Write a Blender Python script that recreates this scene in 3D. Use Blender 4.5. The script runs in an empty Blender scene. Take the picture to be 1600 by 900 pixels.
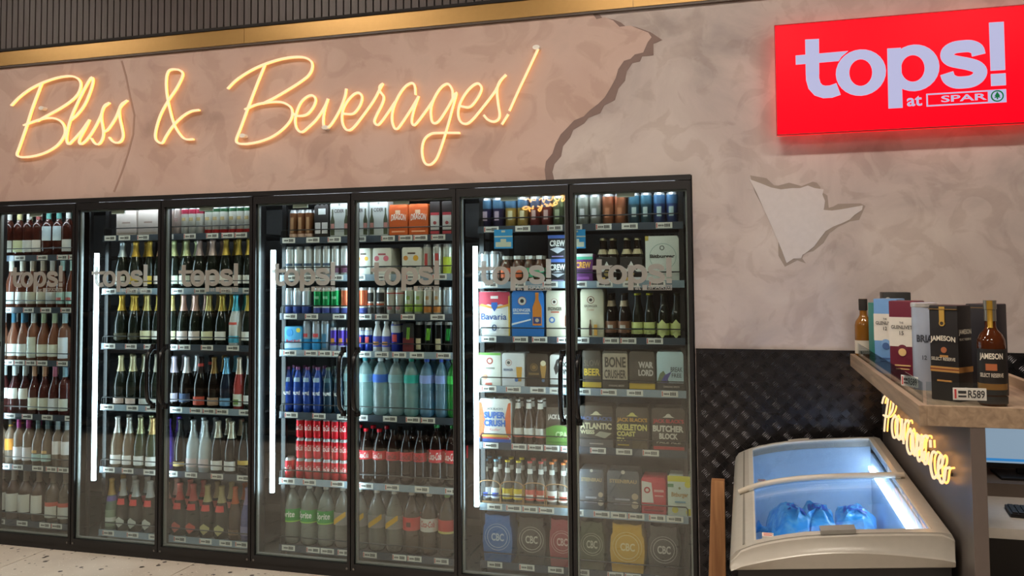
import bpy, bmesh, math, random
from mathutils import Matrix, Vector
random.seed(7)
sc = bpy.context.scene
COL = sc.collection

# ------------------------------------------------------------------ camera, world, exposure
F, YAW, PITCH, ROLL = 1322.823, -0.2721, 0.0468, -0.0082
CAM = Vector((4.4956, -4.2395, 1.6063)); PX, PY = 794.54, 370.519
_f = Vector((math.sin(YAW)*math.cos(PITCH), math.cos(YAW)*math.cos(PITCH), math.sin(PITCH)))
_r = Vector((math.cos(YAW), -math.sin(YAW), 0)); _u = _r.cross(_f)
CR = _r*math.cos(ROLL) + _u*math.sin(ROLL); CU = -_r*math.sin(ROLL) + _u*math.cos(ROLL); CF = _f
cam = bpy.data.cameras.new('camera'); camo = bpy.data.objects.new('camera', cam); COL.objects.link(camo)
cam.sensor_width = 36; cam.lens = F/1600*36
cam.shift_x = (800-PX)/1600; cam.shift_y = -(450-PY)/1600
camo.matrix_world = Matrix(((CR.x, CU.x, -CF.x, CAM.x), (CR.y, CU.y, -CF.y, CAM.y), (CR.z, CU.z, -CF.z, CAM.z), (0, 0, 0, 1)))
sc.camera = camo
world = bpy.data.worlds.new('world'); sc.world = world; world.use_nodes = True
world.node_tree.nodes['Background'].inputs[0].default_value = (.9, .85, .8, 1)
world.node_tree.nodes['Background'].inputs[1].default_value = .12
sc.view_settings.view_transform = 'Standard'; sc.view_settings.look = 'None'
sc.view_settings.exposure = 0.0; sc.view_settings.gamma = 1; sc.view_settings.use_curve_mapping = False
sc.cycles.transparent_max_bounces = 32
sc.cycles.max_bounces = 8
CEIL_E, LED_E, LED_TOP_E = 70.0, 22.0, 24.0     # ceiling panels, cooler strips, cooler header strips

def ray(px, py):
    return CF + CR*((px-PX)/F) - CU*((py-PY)/F)
def at_y(px, py, Y):
    d = ray(px, py); return CAM + d*((Y-CAM.y)/d.y)
def at_x(px, py, X):
    d = ray(px, py); return CAM + d*((X-CAM.x)/d.x)

# ------------------------------------------------------------------ materials
def lin(h):
    h = h.lstrip('#'); o = []
    for i in (0, 2, 4):
        c = int(h[i:i+2], 16)/255
        o.append(c/12.92 if c <= .04045 else ((c+.055)/1.055)**2.4)
    return (*o, 1)
_M = {}
def new_mat(name):
    m = bpy.data.materials.new(name); m.use_nodes = True
    nt = m.node_tree
    return m, nt, nt.nodes['Principled BSDF'], nt.nodes['Material Output']
def M(h, kind='paper'):
    key = (h, kind)
    if key in _M: return _M[key]
    m, nt, b, out = new_mat(kind + '_' + h.strip('#'))
    c = lin(h); L = nt.links.new
    if kind in ('clear', 'pane', 'acrylic'):
        nt.nodes.remove(b)
        t = nt.nodes.new('ShaderNodeBsdfTransparent'); t.inputs[0].default_value = c
        g = nt.nodes.new('ShaderNodeBsdfGlossy'); g.inputs['Roughness'].default_value = .04 if kind == 'clear' else .0
        lw = nt.nodes.new('ShaderNodeLayerWeight'); lw.inputs['Blend'].default_value = .5
        pw = nt.nodes.new('ShaderNodeMath'); pw.operation = 'POWER'; pw.inputs[1].default_value = 5 if kind != 'clear' else 3
        ma = nt.nodes.new('ShaderNodeMath'); ma.operation = 'MULTIPLY_ADD'
        ma.inputs[1].default_value = .8; ma.inputs[2].default_value = {'clear': .05, 'pane': .10, 'acrylic': .05}[kind]
        mx = nt.nodes.new('ShaderNodeMixShader')
        L(lw.outputs['Facing'], pw.inputs[0]); L(pw.outputs[0], ma.inputs[0]); L(ma.outputs[0], mx.inputs[0])
        L(t.outputs[0], mx.inputs[1]); L(g.outputs[0], mx.inputs[2]); L(mx.outputs[0], out.inputs[0])
        if kind == 'clear':      # bottle wall and drink: part see-through, part coloured body
            d = nt.nodes.new('ShaderNodeBsdfPrincipled'); d.inputs['Base Color'].default_value = c; d.inputs['Roughness'].default_value = .12
            m2 = nt.nodes.new('ShaderNodeMixShader'); m2.inputs[0].default_value = .32
            L(mx.outputs[0], m2.inputs[1]); L(d.outputs[0], m2.inputs[2]); L(m2.outputs[0], out.inputs[0])
    elif kind.startswith('emit'):
        b.inputs['Base Color'].default_value = tuple(v*.15 for v in c[:3]) + (1,); b.inputs['Specular IOR Level'].default_value = .15; b.inputs['Emission Color'].default_value = c
        b.inputs['Emission Strength'].default_value = float(kind[4:])
    else:
        rough, metal = {'paper': (.55, 0), 'gloss': (.22, 0), 'glass': (.07, 0), 'foil': (.3, .55), 'metal': (.3, 1), 'matt': (.85, 0), 'paint': (.4, 0)}[kind]
        b.inputs['Roughness'].default_value = rough; b.inputs['Metallic'].default_value = metal
        n = nt.nodes.new('ShaderNodeTexNoise'); n.inputs['Scale'].default_value = 40; n.inputs['Detail'].default_value = 3
        tc = nt.nodes.new('ShaderNodeTexCoord'); L(tc.outputs['Object'], n.inputs['Vector'])
        mx = nt.nodes.new('ShaderNodeMix'); mx.data_type = 'RGBA'
        mx.inputs['A'].default_value = tuple(v*.93 for v in c[:3]) + (1,)
        mx.inputs['B'].default_value = tuple(min(1, v*1.05) for v in c[:3]) + (1,)
        L(n.outputs['Fac'], mx.inputs['Factor']); L(mx.outputs['Result'], b.inputs['Base Color'])
    _M[key] = m
    return m
def ramp(nt, stops):
    r = nt.nodes.new('ShaderNodeValToRGB')
    while len(r.color_ramp.elements) < len(stops): r.color_ramp.elements.new(.5)
    for e, (p, c) in zip(r.color_ramp.elements, stops): e.position = p; e.color = lin(c)
    return r
def mural_mat(name, stops, scale, sat=None):
    m, nt, b, out = new_mat(name); L = nt.links.new
    tc = nt.nodes.new('ShaderNodeTexCoord')
    n1 = nt.nodes.new('ShaderNodeTexNoise'); n1.inputs['Scale'].default_value = scale; n1.inputs['Detail'].default_value = 7; n1.inputs['Roughness'].default_value = .58; n1.inputs['Distortion'].default_value = .6
    L(tc.outputs['Object'], n1.inputs['Vector'])
    r = ramp(nt, stops); L(n1.outputs['Fac'], r.inputs[0])
    # harder-edged blotches, as on a distressed plaster print
    n2 = nt.nodes.new('ShaderNodeTexNoise'); n2.inputs['Scale'].default_value = scale*3.4; n2.inputs['Detail'].default_value = 5; n2.inputs['Distortion'].default_value = 1.2
    L(tc.outputs['Object'], n2.inputs['Vector'])
    r2 = nt.nodes.new('ShaderNodeValToRGB'); r2.color_ramp.elements[0].position = .50; r2.color_ramp.elements[1].position = .58
    r2.color_ramp.elements[0].color = (1, 1, 1, 1); r2.color_ramp.elements[1].color = (.86, .83, .81, 1)
    L(n2.outputs['Fac'], r2.inputs[0])
    mx = nt.nodes.new('ShaderNodeMix'); mx.data_type = 'RGBA'; mx.blend_type = 'MULTIPLY'; mx.inputs['Factor'].default_value = .8
    L(r.outputs[0], mx.inputs['A']); L(r2.outputs[0], mx.inputs['B']); L(mx.outputs['Result'], b.inputs['Base Color'])
    b.inputs['Roughness'].default_value = .6
    return m
def wood_mat(name, c0, c1, axis=1):
    m, nt, b, out = new_mat(name); L = nt.links.new
    tc = nt.nodes.new('ShaderNodeTexCoord'); mp = nt.nodes.new('ShaderNodeMapping')
    s = [38, 38, 38]; s[axis] = 2.2; mp.inputs['Scale'].default_value = s
    n = nt.nodes.new('ShaderNodeTexNoise'); n.inputs['Scale'].default_value = 1.2; n.inputs['Detail'].default_value = 6; n.inputs['Distortion'].default_value = .8
    L(tc.outputs['Object'], mp.inputs[0]); L(mp.outputs[0], n.inputs['Vector'])
    r = ramp(nt, [(.3, c0), (.7, c1)]); L(n.outputs['Fac'], r.inputs[0]); L(r.outputs[0], b.inputs['Base Color'])
    b.inputs['Roughness'].default_value = .45
    return m
def floor_mat():
    m, nt, b, out = new_mat('terrazzo'); L = nt.links.new
    tc = nt.nodes.new('ShaderNodeTexCoord'); geo = nt.nodes.new('ShaderNodeNewGeometry')
    n = nt.nodes.new('ShaderNodeTexNoise'); n.inputs['Scale'].default_value = 3; n.inputs['Detail'].default_value = 4
    L(geo.outputs['Position'], n.inputs['Vector'])
    base = ramp(nt, [(.3, '#c9bcad'), (.7, '#dbd0c2')]); L(n.outputs['Fac'], base.inputs[0])
    last = base.outputs[0]
    for sc_, th, col, rnd in ((15, .20, '#463d37', .30), (30, .22, '#6b5d52', .30), (60, .2, '#efe6da', .4)):
        v = nt.nodes.new('ShaderNodeTexVoronoi'); v.inputs['Scale'].default_value = sc_; L(geo.outputs['Position'], v.inputs['Vector'])
        lt = nt.nodes.new('ShaderNodeMath'); lt.operation = 'LESS_THAN'; lt.inputs[1].default_value = th; L(v.outputs['Distance'], lt.inputs[0])
        sp = nt.nodes.new('ShaderNodeSeparateColor'); L(v.outputs['Color'], sp.inputs[0])
        l2 = nt.nodes.new('ShaderNodeMath'); l2.operation = 'LESS_THAN'; l2.inputs[1].default_value = rnd; L(sp.outputs[0], l2.inputs[0])
        mu = nt.nodes.new('ShaderNodeMath'); mu.operation = 'MULTIPLY'; L(lt.outputs[0], mu.inputs[0]); L(l2.outputs[0], mu.inputs[1])
        mx = nt.nodes.new('ShaderNodeMix'); mx.data_type = 'RGBA'; mx.inputs['B'].default_value = lin(col)
        L(mu.outputs[0], mx.inputs['Factor']); L(last, mx.inputs['A']); last = mx.outputs['Result']
    L(last, b.inputs['Base Color']); b.inputs['Roughness'].default_value = .35
    return m

# ------------------------------------------------------------------ mesh helpers
class MB:
    def __init__(s): s.v = []; s.f = []; s.m = []; s.fix = False
    def add(s, vs, fs, mi=0):
        n = len(s.v); s.v += [tuple(v) for v in vs]; s.f += [tuple(i+n for i in f) for f in fs]; s.m += [mi]*len(fs); return s
    def box(s, x0, x1, y0, y1, z0, z1, mi=0):
        if x0 > x1: x0, x1 = x1, x0
        if y0 > y1: y0, y1 = y1, y0
        if z0 > z1: z0, z1 = z1, z0
        return s.add([(x0,y0,z0),(x1,y0,z0),(x1,y1,z0),(x0,y1,z0),(x0,y0,z1),(x1,y0,z1),(x1,y1,z1),(x0,y1,z1)],
                     [(0,3,2,1),(4,5,6,7),(0,1,5,4),(1,2,6,5),(2,3,7,6),(3,0,4,7)], mi)
    def lathe(s, prof, n=18, mi=0, a0=0, a1=360, cx=0, cy=0):
        full = a1-a0 >= 359.9; k = n if full else n+1
        vs = []; fs = []
        for r, z in prof:
            for i in range(k):
                a = math.radians(a0 + (a1-a0)*i/n); vs.append((cx+r*math.sin(a), cy-r*math.cos(a), z))
        for j in range(len(prof)-1):
            for i in range(n if full else n):
                i2 = (i+1) % k
                fs.append((j*k+i, j*k+i2, (j+1)*k+i2, (j+1)*k+i))
        return s.add(vs, fs, mi)
    def prism(s, poly, y0, y1, mi=0):
        # polygon in (x,z), counter-clockwise seen from the front (-y)
        n = len(poly); ar = sum(poly[i][0]*poly[(i+1) % n][1]-poly[(i+1) % n][0]*poly[i][1] for i in range(n))
        if ar < 0: poly = poly[::-1]
        vs = [(x, y0, z) for x, z in poly] + [(x, y1, z) for x, z in poly]
        fs = [tuple(range(n)), tuple(range(2*n-1, n-1, -1))] + [(i, n+i, n+(i+1) % n, (i+1) % n) for i in range(n)]
        return s.add(vs, fs, mi)
    def tube(s, pts, r, n=8, mi=0, closed=False):
        pts = [Vector(p) for p in pts]; N = len(pts); vs = []; fs = []; up = None
        for i, p in enumerate(pts):
            a = pts[(i-1) % N] if (i > 0 or closed) else p; b = pts[(i+1) % N] if (i < N-1 or closed) else p
            t = (b-a).normalized() if (b-a).length > 1e-9 else Vector((0, 0, 1))
            if up is None: up = t.orthogonal().normalized()
            up = (up - t*up.dot(t)); up = up.normalized() if up.length > 1e-6 else t.orthogonal().normalized()
            sd = t.cross(up)
            for k in range(n):
                an = 2*math.pi*k/n; vs.append(p + up*(r*math.cos(an)) + sd*(r*math.sin(an)))
        for i in range(N if closed else N-1):
            j = (i+1) % N
            for k in range(n):
                k2 = (k+1) % n; fs.append((i*n+k, i*n+k2, j*n+k2, j*n+k))
        if not closed: fs.append(tuple(range(n-1, -1, -1))); fs.append(tuple((N-1)*n+k for k in range(n)))
        return s.add(vs, fs, mi)
    def strip(s, path, w, y0, y1, mi=0):
        # flat ribbon of width w along a path in (x,z)
        n = len(path); Lp = []; Rp = []
        for i, (x, z) in enumerate(path):
            a = path[max(0, i-1)]; b = path[min(n-1, i+1)]; tx, tz = b[0]-a[0], b[1]-a[1]; l = math.hypot(tx, tz) or 1
            nx, nz = -tz/l*w/2, tx/l*w/2; Lp.append((x+nx, z+nz)); Rp.append((x-nx, z-nz))
        for i in range(n-1): s.prism([Rp[i], Rp[i+1], Lp[i+1], Lp[i]], y0, y1, mi)
        return s
    def ring(s, cx, cz, rx, rz, ix, iz, y0, y1, mi=0, n=28, a0=0, a1=360, icx=None, icz=None):
        icx = cx if icx is None else icx; icz = cz if icz is None else icz
        for i in range(n):
            a = math.radians(a0+(a1-a0)*i/n); b = math.radians(a0+(a1-a0)*(i+1)/n)
            s.prism([(cx+rx*math.cos(a), cz+rz*math.sin(a)), (cx+rx*math.cos(b), cz+rz*math.sin(b)), (icx+ix*math.cos(b), icz+iz*math.sin(b)), (icx+ix*math.cos(a), icz+iz*math.sin(a))], y0, y1, mi)
        return s
    def disc(s, cx, cz, rx, rz, y0, y1, mi=0, n=22):
        return s.prism([(cx+rx*math.cos(2*math.pi*i/n), cz+rz*math.sin(2*math.pi*i/n)) for i in range(n)], y0, y1, mi)
    def mesh(s, name, mats, smooth=35, bevel=0):
        me = bpy.data.meshes.new(name); me.from_pydata(s.v, [], s.f)
        if s.fix:
            bm = bmesh.new(); bm.from_mesh(me); bmesh.ops.recalc_face_normals(bm, faces=bm.faces); bm.to_mesh(me); bm.free()
        for m in (mats if isinstance(mats, (list, tuple)) else [mats]): me.materials.append(m)
        me.polygons.foreach_set('material_index', s.m)
        if bevel:
            bm = bmesh.new(); bm.from_mesh(me); bmesh.ops.remove_doubles(bm, verts=bm.verts, dist=1e-5)
            bmesh.ops.bevel(bm, geom=[e for e in bm.edges if len(e.link_faces) == 2 and e.calc_face_angle(0) > .6], offset=bevel, segments=2, affect='EDGES', profile=.6)
            bm.to_mesh(me); bm.free()
        if smooth:
            me.polygons.foreach_set('use_smooth', [True]*len(me.polygons)); me.set_sharp_from_angle(angle=math.radians(smooth))
        me.update(); return me
def spline(pts, n=5):
    # Catmull-Rom through the points
    P = [Vector(p) for p in pts]; P = [P[0]*2-P[1]] + P + [P[-1]*2-P[-2]]; out = []
    for i in range(1, len(P)-2):
        for k in range(n):
            t = k/n; a, b, c, d = P[i-1], P[i], P[i+1], P[i+2]
            out.append(.5*((2*b) + (c-a)*t + (2*a-5*b+4*c-d)*t*t + (3*b-a-3*c+d)*t**3))
    out.append(P[-2]); return out
_T = {}
def text2d(body, bold=0, shear=0):
    key = (body, bold, shear)
    if key not in _T:
        cu = bpy.data.curves.new('t', 'FONT'); cu.body = body; cu.size = 1; cu.offset = bold; cu.shear = shear; cu.resolution_u = 3
        ob = bpy.data.objects.new('t', cu); COL.objects.link(ob)
        me = bpy.data.meshes.new_from_object(ob)
        vs = [(v.co.x, v.co.y) for v in me.vertices]; fs = [tuple(p.vertices) for p in me.polygons]
        bpy.data.objects.remove(ob); bpy.data.curves.remove(cu); bpy.data.meshes.remove(me)
        xs = [v[0] for v in vs]; ys = [v[1] for v in vs]
        x0, x1, y0, y1 = min(xs), max(xs), min(ys), max(ys)
        _T[key] = ([((x-x0)/(x1-x0), (y-y0)/(y1-y0)) for x, y in vs], fs)
    return _T[key]
def put_text(mb, body, x0, x1, z0, z1, y, mi=0, bold=0, shear=0, R=None, cx=0, arch=0):
    # lettering in a rectangle on the front face at depth y, or wrapped on a cylinder of radius R
    vs, fs = text2d(body, bold, shear); o = []
    for u, v in vs:
        x = x0+(x1-x0)*u; z = z0+(z1-z0)*v + arch*(1-(2*u-1)**2)
        o.append((cx+R*math.sin(x/R), -R*math.cos(x/R), z) if R else (x, y, z))
    mb.add(o, fs, mi)

# ------------------------------------------------------------------ scene-graph helpers
def link(name, data, parent=None, loc=(0, 0, 0), rot=None):
    o = bpy.data.objects.new(name, data); COL.objects.link(o); o.location = loc
    if rot: o.rotation_euler = rot
    if parent: o.parent = parent
    return o
def tag(o, label, cat, group=None, kind=None):
    o['label'] = label; o['category'] = cat
    if group: o['group'] = group
    if kind: o['kind'] = kind
    return o
def thing(name, label, cat, loc=(0, 0, 0), rotz=0, group=None):
    o = link(name, None, None, loc, (0, 0, rotz)); o.empty_display_size = .05
    return tag(o, label, cat, group)
def struct(name, me, label, cat='structure'):
    o = link(name, me); o['kind'] = 'structure'; o['label'] = label; o['category'] = cat; return o

BLACK = M('#191718', 'paint'); DGREY = M('#3a3634', 'paint'); ALU = M('#8b8d8c', 'paint')
W = .6068           # door module
XR = 4.2523

# ------------------------------------------------------------------ room shell
fl = struct('floor', MB().box(-6, 9.5, -16, 1.2, -.12, -.008).mesh('floor', M('#8f8477', 'matt')), 'pale speckled terrazzo floor in front of the coolers', 'floor')
tile = MB().box(.003, 1.017, .003, 1.017, -.02, 0).mesh('tile', floor_mat(), 0)
for i in range(-6, 9):
    for j in range(-15, 1):
        link('tile', tile, fl, (.44+1.02*i, 1.02*j-.62, 0))
wall_grey = mural_mat('mural_grey', [(.28, '#9f9491'), (.45, '#b7aaa5'), (.6, '#c6bab4'), (.75, '#b0a29c')], 1.7)
wall_pink = mural_mat('mural_pink', [(.28, '#a68c83'), (.45, '#bea195'), (.6, '#c6ab9f'), (.75, '#b7a095')], 1.3)
wm = MB().box(-6, XR, 0, .12, 2.1, 4.2).box(XR, 9.5, 0, .12, 0, 4.2).box(-6, -.62, 0, .12, 0, 2.1)
wb = struct('wall_back', wm.mesh('wall_back', wall_grey, 0), 'grey distressed plaster mural wall above and beside the coolers', 'wall')
struct('wall_left', MB().box(-6.1, -6, -16, 1.2, 0, 4.2).mesh('wall_left', M('#4b4440', 'matt')), 'dark side wall far left of the shop', 'wall')
struct('wall_right', MB().box(9.5, 9.6, -16, 1.2, 0, 4.2).mesh('wall_right', M('#5a524c', 'matt')), 'dark side wall far right of the shop', 'wall')
struct('wall_front', MB().box(-6, 9.5, -16.1, -16, 0, 4.2).mesh('wall_front', M('#6f655e', 'matt')), 'shop wall opposite the coolers', 'wall')
struct('ceiling', MB().box(-6, 9.5, -16, .12, 4.2, 4.3).mesh('ceiling', M('#2c2827', 'matt')), 'dark shop ceiling', 'ceiling')

# printed flaking plaster: pink coat with a jagged edge, its printed shadow, a bare white patch
edge = [(925, 20), (932, 30), (945, 27), (958, 32), (968, 42), (985, 40), (1000, 46), (1013, 51), (1018, 58), (1012, 66), (1005, 82), (992, 85), (985, 92), (975, 95), (966, 108), (962, 122), (955, 135), (945, 152), (935, 162), (922, 172), (912, 182), (897, 188), (886, 200), (876, 210), (868, 225), (863, 240), (853, 252), (851, 265), (853, 283)]
E2 = [at_y(x, y, -.002) for x, y in edge]
pts = [(p.x, p.z) for p in E2]
poly = [(-6, 2.1), (pts[-1][0], 2.1)] + pts[::-1] + [(pts[0][0], 2.99), (-6, 2.99)]
mp = link('pink_plaster', MB().prism(poly, -.003, .0).mesh('pink_plaster', wall_pink, 0), wb)
mp['label'] = 'pinkish plaster coat with a jagged broken edge'
rs = random.Random(3)
sh = MB()
for i in range(len(pts)-1):
    w0, w1 = [.042*(.55+.7*abs(math.sin(1.7*j+.6))) for j in (i, i+1)]
    sgn = 1
    sh.prism([(pts[i][0]-.004, pts[i][1]), (pts[i+1][0]-.004, pts[i+1][1]), (pts[i+1][0]+w1, pts[i+1][1]-w1*.35), (pts[i][0]+w0, pts[i][1]-w0*.35)], -.002, 0)
link('broken_edge', sh.mesh('broken_edge', M('#85706a', 'matt'), 0), wb)
patch = [(1171, 280), (1190, 287), (1205, 293), (1220, 296), (1238, 294), (1250, 294), (1262, 290), (1273, 294), (1287, 296), (1285, 304), (1289, 314), (1287, 328), (1300, 329), (1315, 327), (1348, 321), (1347, 328), (1335, 336), (1328, 343), (1315, 349), (1302, 354), (1290, 361), (1280, 374), (1272, 385), (1262, 393), (1254, 398), (1252, 404), (1240, 404), (1229, 411), (1222, 392), (1215, 375), (1205, 352), (1195, 330), (1183, 303)]
pp = [at_y(x, y, -.002) for x, y in patch]
link('white_patch', MB().prism([(p.x, p.z) for p in pp], -.004, 0).mesh('white_patch', M('#cac3c2', 'matt'), 0), wb)
ps = [(x + 7*math.sin(i*1.3) + 1, y - (6 + 3*math.sin(i*2.1)) * (1 if y < 330 else -.9)) for i, (x, y) in enumerate(patch)]
link('patch_shadow_print', MB().prism([(at_y(x, y, -.001).x, at_y(x, y, -.001).z) for x, y in ps], -.0015, 0).mesh('patch_shadow_print', M('#9a8d84', 'matt'), 0), wb)
crackL = [(190, 95), (197, 120), (203, 150), (210, 180), (208, 210), (200, 240), (190, 270), (178, 300)]
cr = [(at_y(x, y, -.004).x, at_y(x, y, -.004).z) for x, y in crackL]
link('hairline_crack', MB().strip(cr, .012, -.0045, -.003).mesh('hairline_crack', M('#a48578', 'matt'), 0), wb)

# gold band and slatted bulkhead above
gold = M('#a8834c', 'foil')
tr = struct('trim_1', MB().box(-6, 9.5, -.018, 0, 2.945, 3.052).mesh('trim_1', M('#4a392b', 'paint'), 0), 'gold band running along the top of the mural wall', 'trim')
for a, b in ((-2.8, -.47), (-.468, 1.753), (1.755, 3.978), (3.98, 6.2)):
    link('panel', MB().box(a, b, -.022, -.018, 2.957, 3.046).mesh('panel', gold, 0), tr)
sb = struct('wall_bulkhead', MB().box(-6, 9.5, -.004, 0, 3.052, 4.2).box(-6, 9.5, -.03, 0, 3.046, 3.062).mesh('wall_bulkhead', M('#1d1817', 'matt'), 0), 'dark slatted bulkhead above the gold band', 'wall')
slat = MB().box(0, .036, -.02, -.004, 3.062, 4.2).mesh('slat', wood_mat('slat_wood', '#3e3432', '#4d413e', 2), 0)
for i in range(80): link('slat', slat, sb, (-.35+.0448*i, 0, 0))
for s0, s1 in ((-6, -.36), (3.25, 9.4)):
    mb = MB(); x = s0
    while x < s1: mb.box(x, x+.036, -.02, -.004, 3.062, 4.2); x += .0448
    o = link('slats', mb.mesh('slats', slat.materials[0], 0), sb); o['kind'] = 'stuff'

# black tread plate dado right of the coolers
def plate_mat():
    m, nt, b, out = new_mat('black_tread_plate'); b.inputs['Base Color'].default_value = lin('#3a383a'); b.inputs['Metallic'].default_value = .8; b.inputs['Roughness'].default_value = .3
    n = nt.nodes.new('ShaderNodeTexNoise'); n.inputs['Scale'].default_value = 12; mr = nt.nodes.new('ShaderNodeMapRange'); mr.inputs['To Min'].default_value = .2; mr.inputs['To Max'].default_value = .34
    nt.links.new(n.outputs['Fac'], mr.inputs['Value']); nt.links.new(mr.outputs[0], b.inputs['Roughness']); return m
PLATE = plate_mat()
pl = struct('wall_dado', MB().box(XR+.004, 9.5, -.012, 0, 0, 1.251).mesh('wall_dado', PLATE, 0), 'black diamond tread plate covering the lower wall beside the freezer', 'wall')
def treads(ang):
    mb = MB(); ca, sa = math.cos(ang), math.sin(ang)
    for k in range(5):
        o = (k-2)*.0078
        q = lambda u, v, y: (u*ca-(v+o)*sa, y, u*sa+(v+o)*ca)
        mb.add([q(-.019, 0, -.012), q(0, -.0031, -.012), q(.019, 0, -.012), q(0, .0031, -.012), q(-.010, 0, -.0155), q(.010, 0, -.0155)], [(0, 1, 5, 4), (1, 2, 5), (2, 3, 4, 5), (3, 0, 4)])
    return mb
tm = [treads(a).mesh('tread', PLATE, 0) for a in (math.radians(45), math.radians(-45))]
rest = MB()
for i in range(34):
    for j in range(26):
        x, z = 4.29+.0475*i, 1.222-.0475*j
        if i < 17 and j < 15: link('tread', tm[(i+j) % 2], pl, (x, 0, z))
        else:
            t = treads(math.radians(45 if (i+j) % 2 == 0 else -45)); rest.add([(a+x, b, c+z) for a, b, c in t.v], t.f)
o = link('treads', rest.mesh('treads', PLATE, 0), pl); o['kind'] = 'stuff'

# ceiling lights (out of the frame, over the aisle)
LENS = M('#fff1e0', 'emit%g' % CEIL_E)
n_l = 0
for (x, y, sx, sy, lab) in ((1.2, -2.3, 1.2, .22, 'long ceiling light over the aisle, nearest the left coolers'), (3.9, -2.3, 1.2, .22, 'long ceiling light over the aisle, nearest the freezer'),
                       (6.4, -2.4, 1.2, .22, 'long ceiling light over the till counter'), (-1.6, -2.3, 1.2, .22, 'long ceiling light at the far left aisle end'),
                       (1.2, -5.6, 1.2, .22, 'long ceiling light over the back aisle, left of the pair'), (4.6, -6.2, 1.2, .22, 'long ceiling light over the back aisle, right of the pair'),
                       (2.0, -10.5, 1.2, .22, 'long ceiling light deep in the shop, left one'), (4.5, -12.5, 1.2, .22, 'long ceiling light deep in the shop, farthest one')):
    t = thing('ceiling_light', lab, 'ceiling light', (x, y, 4.2), 0, 'linear ceiling lights')
    link('housing', MB().box(-sx/2-.02, sx/2+.02, -sy/2-.02, sy/2+.02, -.06, 0).mesh('housing', BLACK, 0), t)
    link('diffuser', MB().box(-sx/2, sx/2, -sy/2, sy/2, -.066, -.06).mesh('diffuser', LENS, 0), t)

# ------------------------------------------------------------------ the "tops!" logo shapes (unit coordinates of the sign)
def logo_letters(y0, y1):
    L = {}
    L['t'] = MB().prism([(.132, .438), (.193, .436), (.190, .27), (.131, .27)], y0, y1).prism([(.088, .366), (.088, .323), (.276, .326), (.289, .345), (.318, .369)], y0-.0002, y1)
    L['t'].strip([(.1605, .28), (.1605, .25), (.168, .218), (.185, .196), (.21, .186), (.24, .186), (.272, .196)], .058, y0, y1)
    L['o'] = MB().ring(.369, .265, .107, .107, .049, .062, y0, y1)
    L['p'] = MB().prism([(.484, .367), (.541, .366), (.541, .092), (.482, .092)], y0, y1).ring(.594, .27, .103, .106, .049, .061, y0-.0002, y1, icx=.588, icz=.268)
    s = [(.857, .308), (.85, .335), (.825, .35), (.795, .352), (.76, .349), (.735, .335), (.73, .312), (.745, .293), (.775, .282), (.81, .272), (.845, .257), (.861, .235), (.852, .21), (.828, .194), (.795, .19), (.76, .193), (.735, .21), (.726, .236)]
    L['s'] = MB().strip([(v.x, v.y) for v in spline([(a, b, 0) for a, b in s], 4)], .054, y0, y1)
    L['exclamation_mark'] = MB().prism([(.902, .449), (.96, .448), (.959, .234), (.902, .234)], y0, y1).prism([(.902, .219), (.96, .219), (.96, .166), (.902, .166)], y0, y1)
    return L
def tree_shape(cx, cz, s):
    return [(cx, cz+s), (cx+.62*s, cz-.1*s), (cx+.32*s, cz-.05*s), (cx+.7*s, cz-.5*s), (cx+.12*s, cz-.42*s), (cx+.14*s, cz-.85*s), (cx-.14*s, cz-.85*s), (cx-.12*s, cz-.42*s), (cx-.7*s, cz-.5*s), (cx-.32*s, cz-.05*s), (cx-.62*s, cz-.1*s)]

# red lightbox sign
sg = thing('lightbox_sign', 'red illuminated lightbox sign with white lettering on the mural wall', 'sign', (4.655, -.1, 2.263))
RED = M('#ff0016', 'emit1.6'); WHITE_E = M('#c6c8ee', 'emit.75')
link('box', MB().box(0, 1.08, 0, .065, 0, .515).mesh('box', RED, 30, .004), sg)
link('edge_trim', MB().box(-.004, 1.084, -.002, .02, -.004, .0).box(-.004, 1.084, -.002, .02, .515, .519).box(-.004, 0, -.002, .02, 0, .515).box(1.08, 1.084, -.002, .02, 0, .515).mesh('edge_trim', M('#b0101c', 'paint'), 0), sg)
link('mounting', MB().box(.12, .94, .065, .099, .2, .3).mesh('mounting', BLACK, 0), sg)
for k, mb in logo_letters(-.006, .001).items():
    o = link('letter', mb.mesh('letter', WHITE_E, 0), sg); o['label'] = 'white letter ' + (k if len(k) == 1 else 'exclamation mark') + ' of the sign'
mb = MB(); put_text(mb, 'at', .559, .622, .096, .143, -.004, 0, .02)
link('lettering', mb.mesh('at', WHITE_E, 0), sg)
mb = MB().box(.64, .96, -.004, 0, .143, .149).box(.64, .96, -.004, 0, .091, .097).box(.64, .646, -.004, 0, .091, .149).box(.888, .96, -.004, 0, .091, .149)
link('name_panel', mb.mesh('name_panel', WHITE_E, 0), sg)
mb = MB(); put_text(mb, 'SPAR', .70, .883, .106, .136, -.004, 0, .02); link('lettering', mb.mesh('spar', WHITE_E, 0), sg)
GRN = M('#0b8a4a', 'emit.5')
link('emblem', MB().ring(.924, .12, .0255, .0255, .0205, .0205, -.007, -.003).prism(tree_shape(.924, .121, .018), -.007, -.003).mesh('emblem', GRN, 0), sg)

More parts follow.
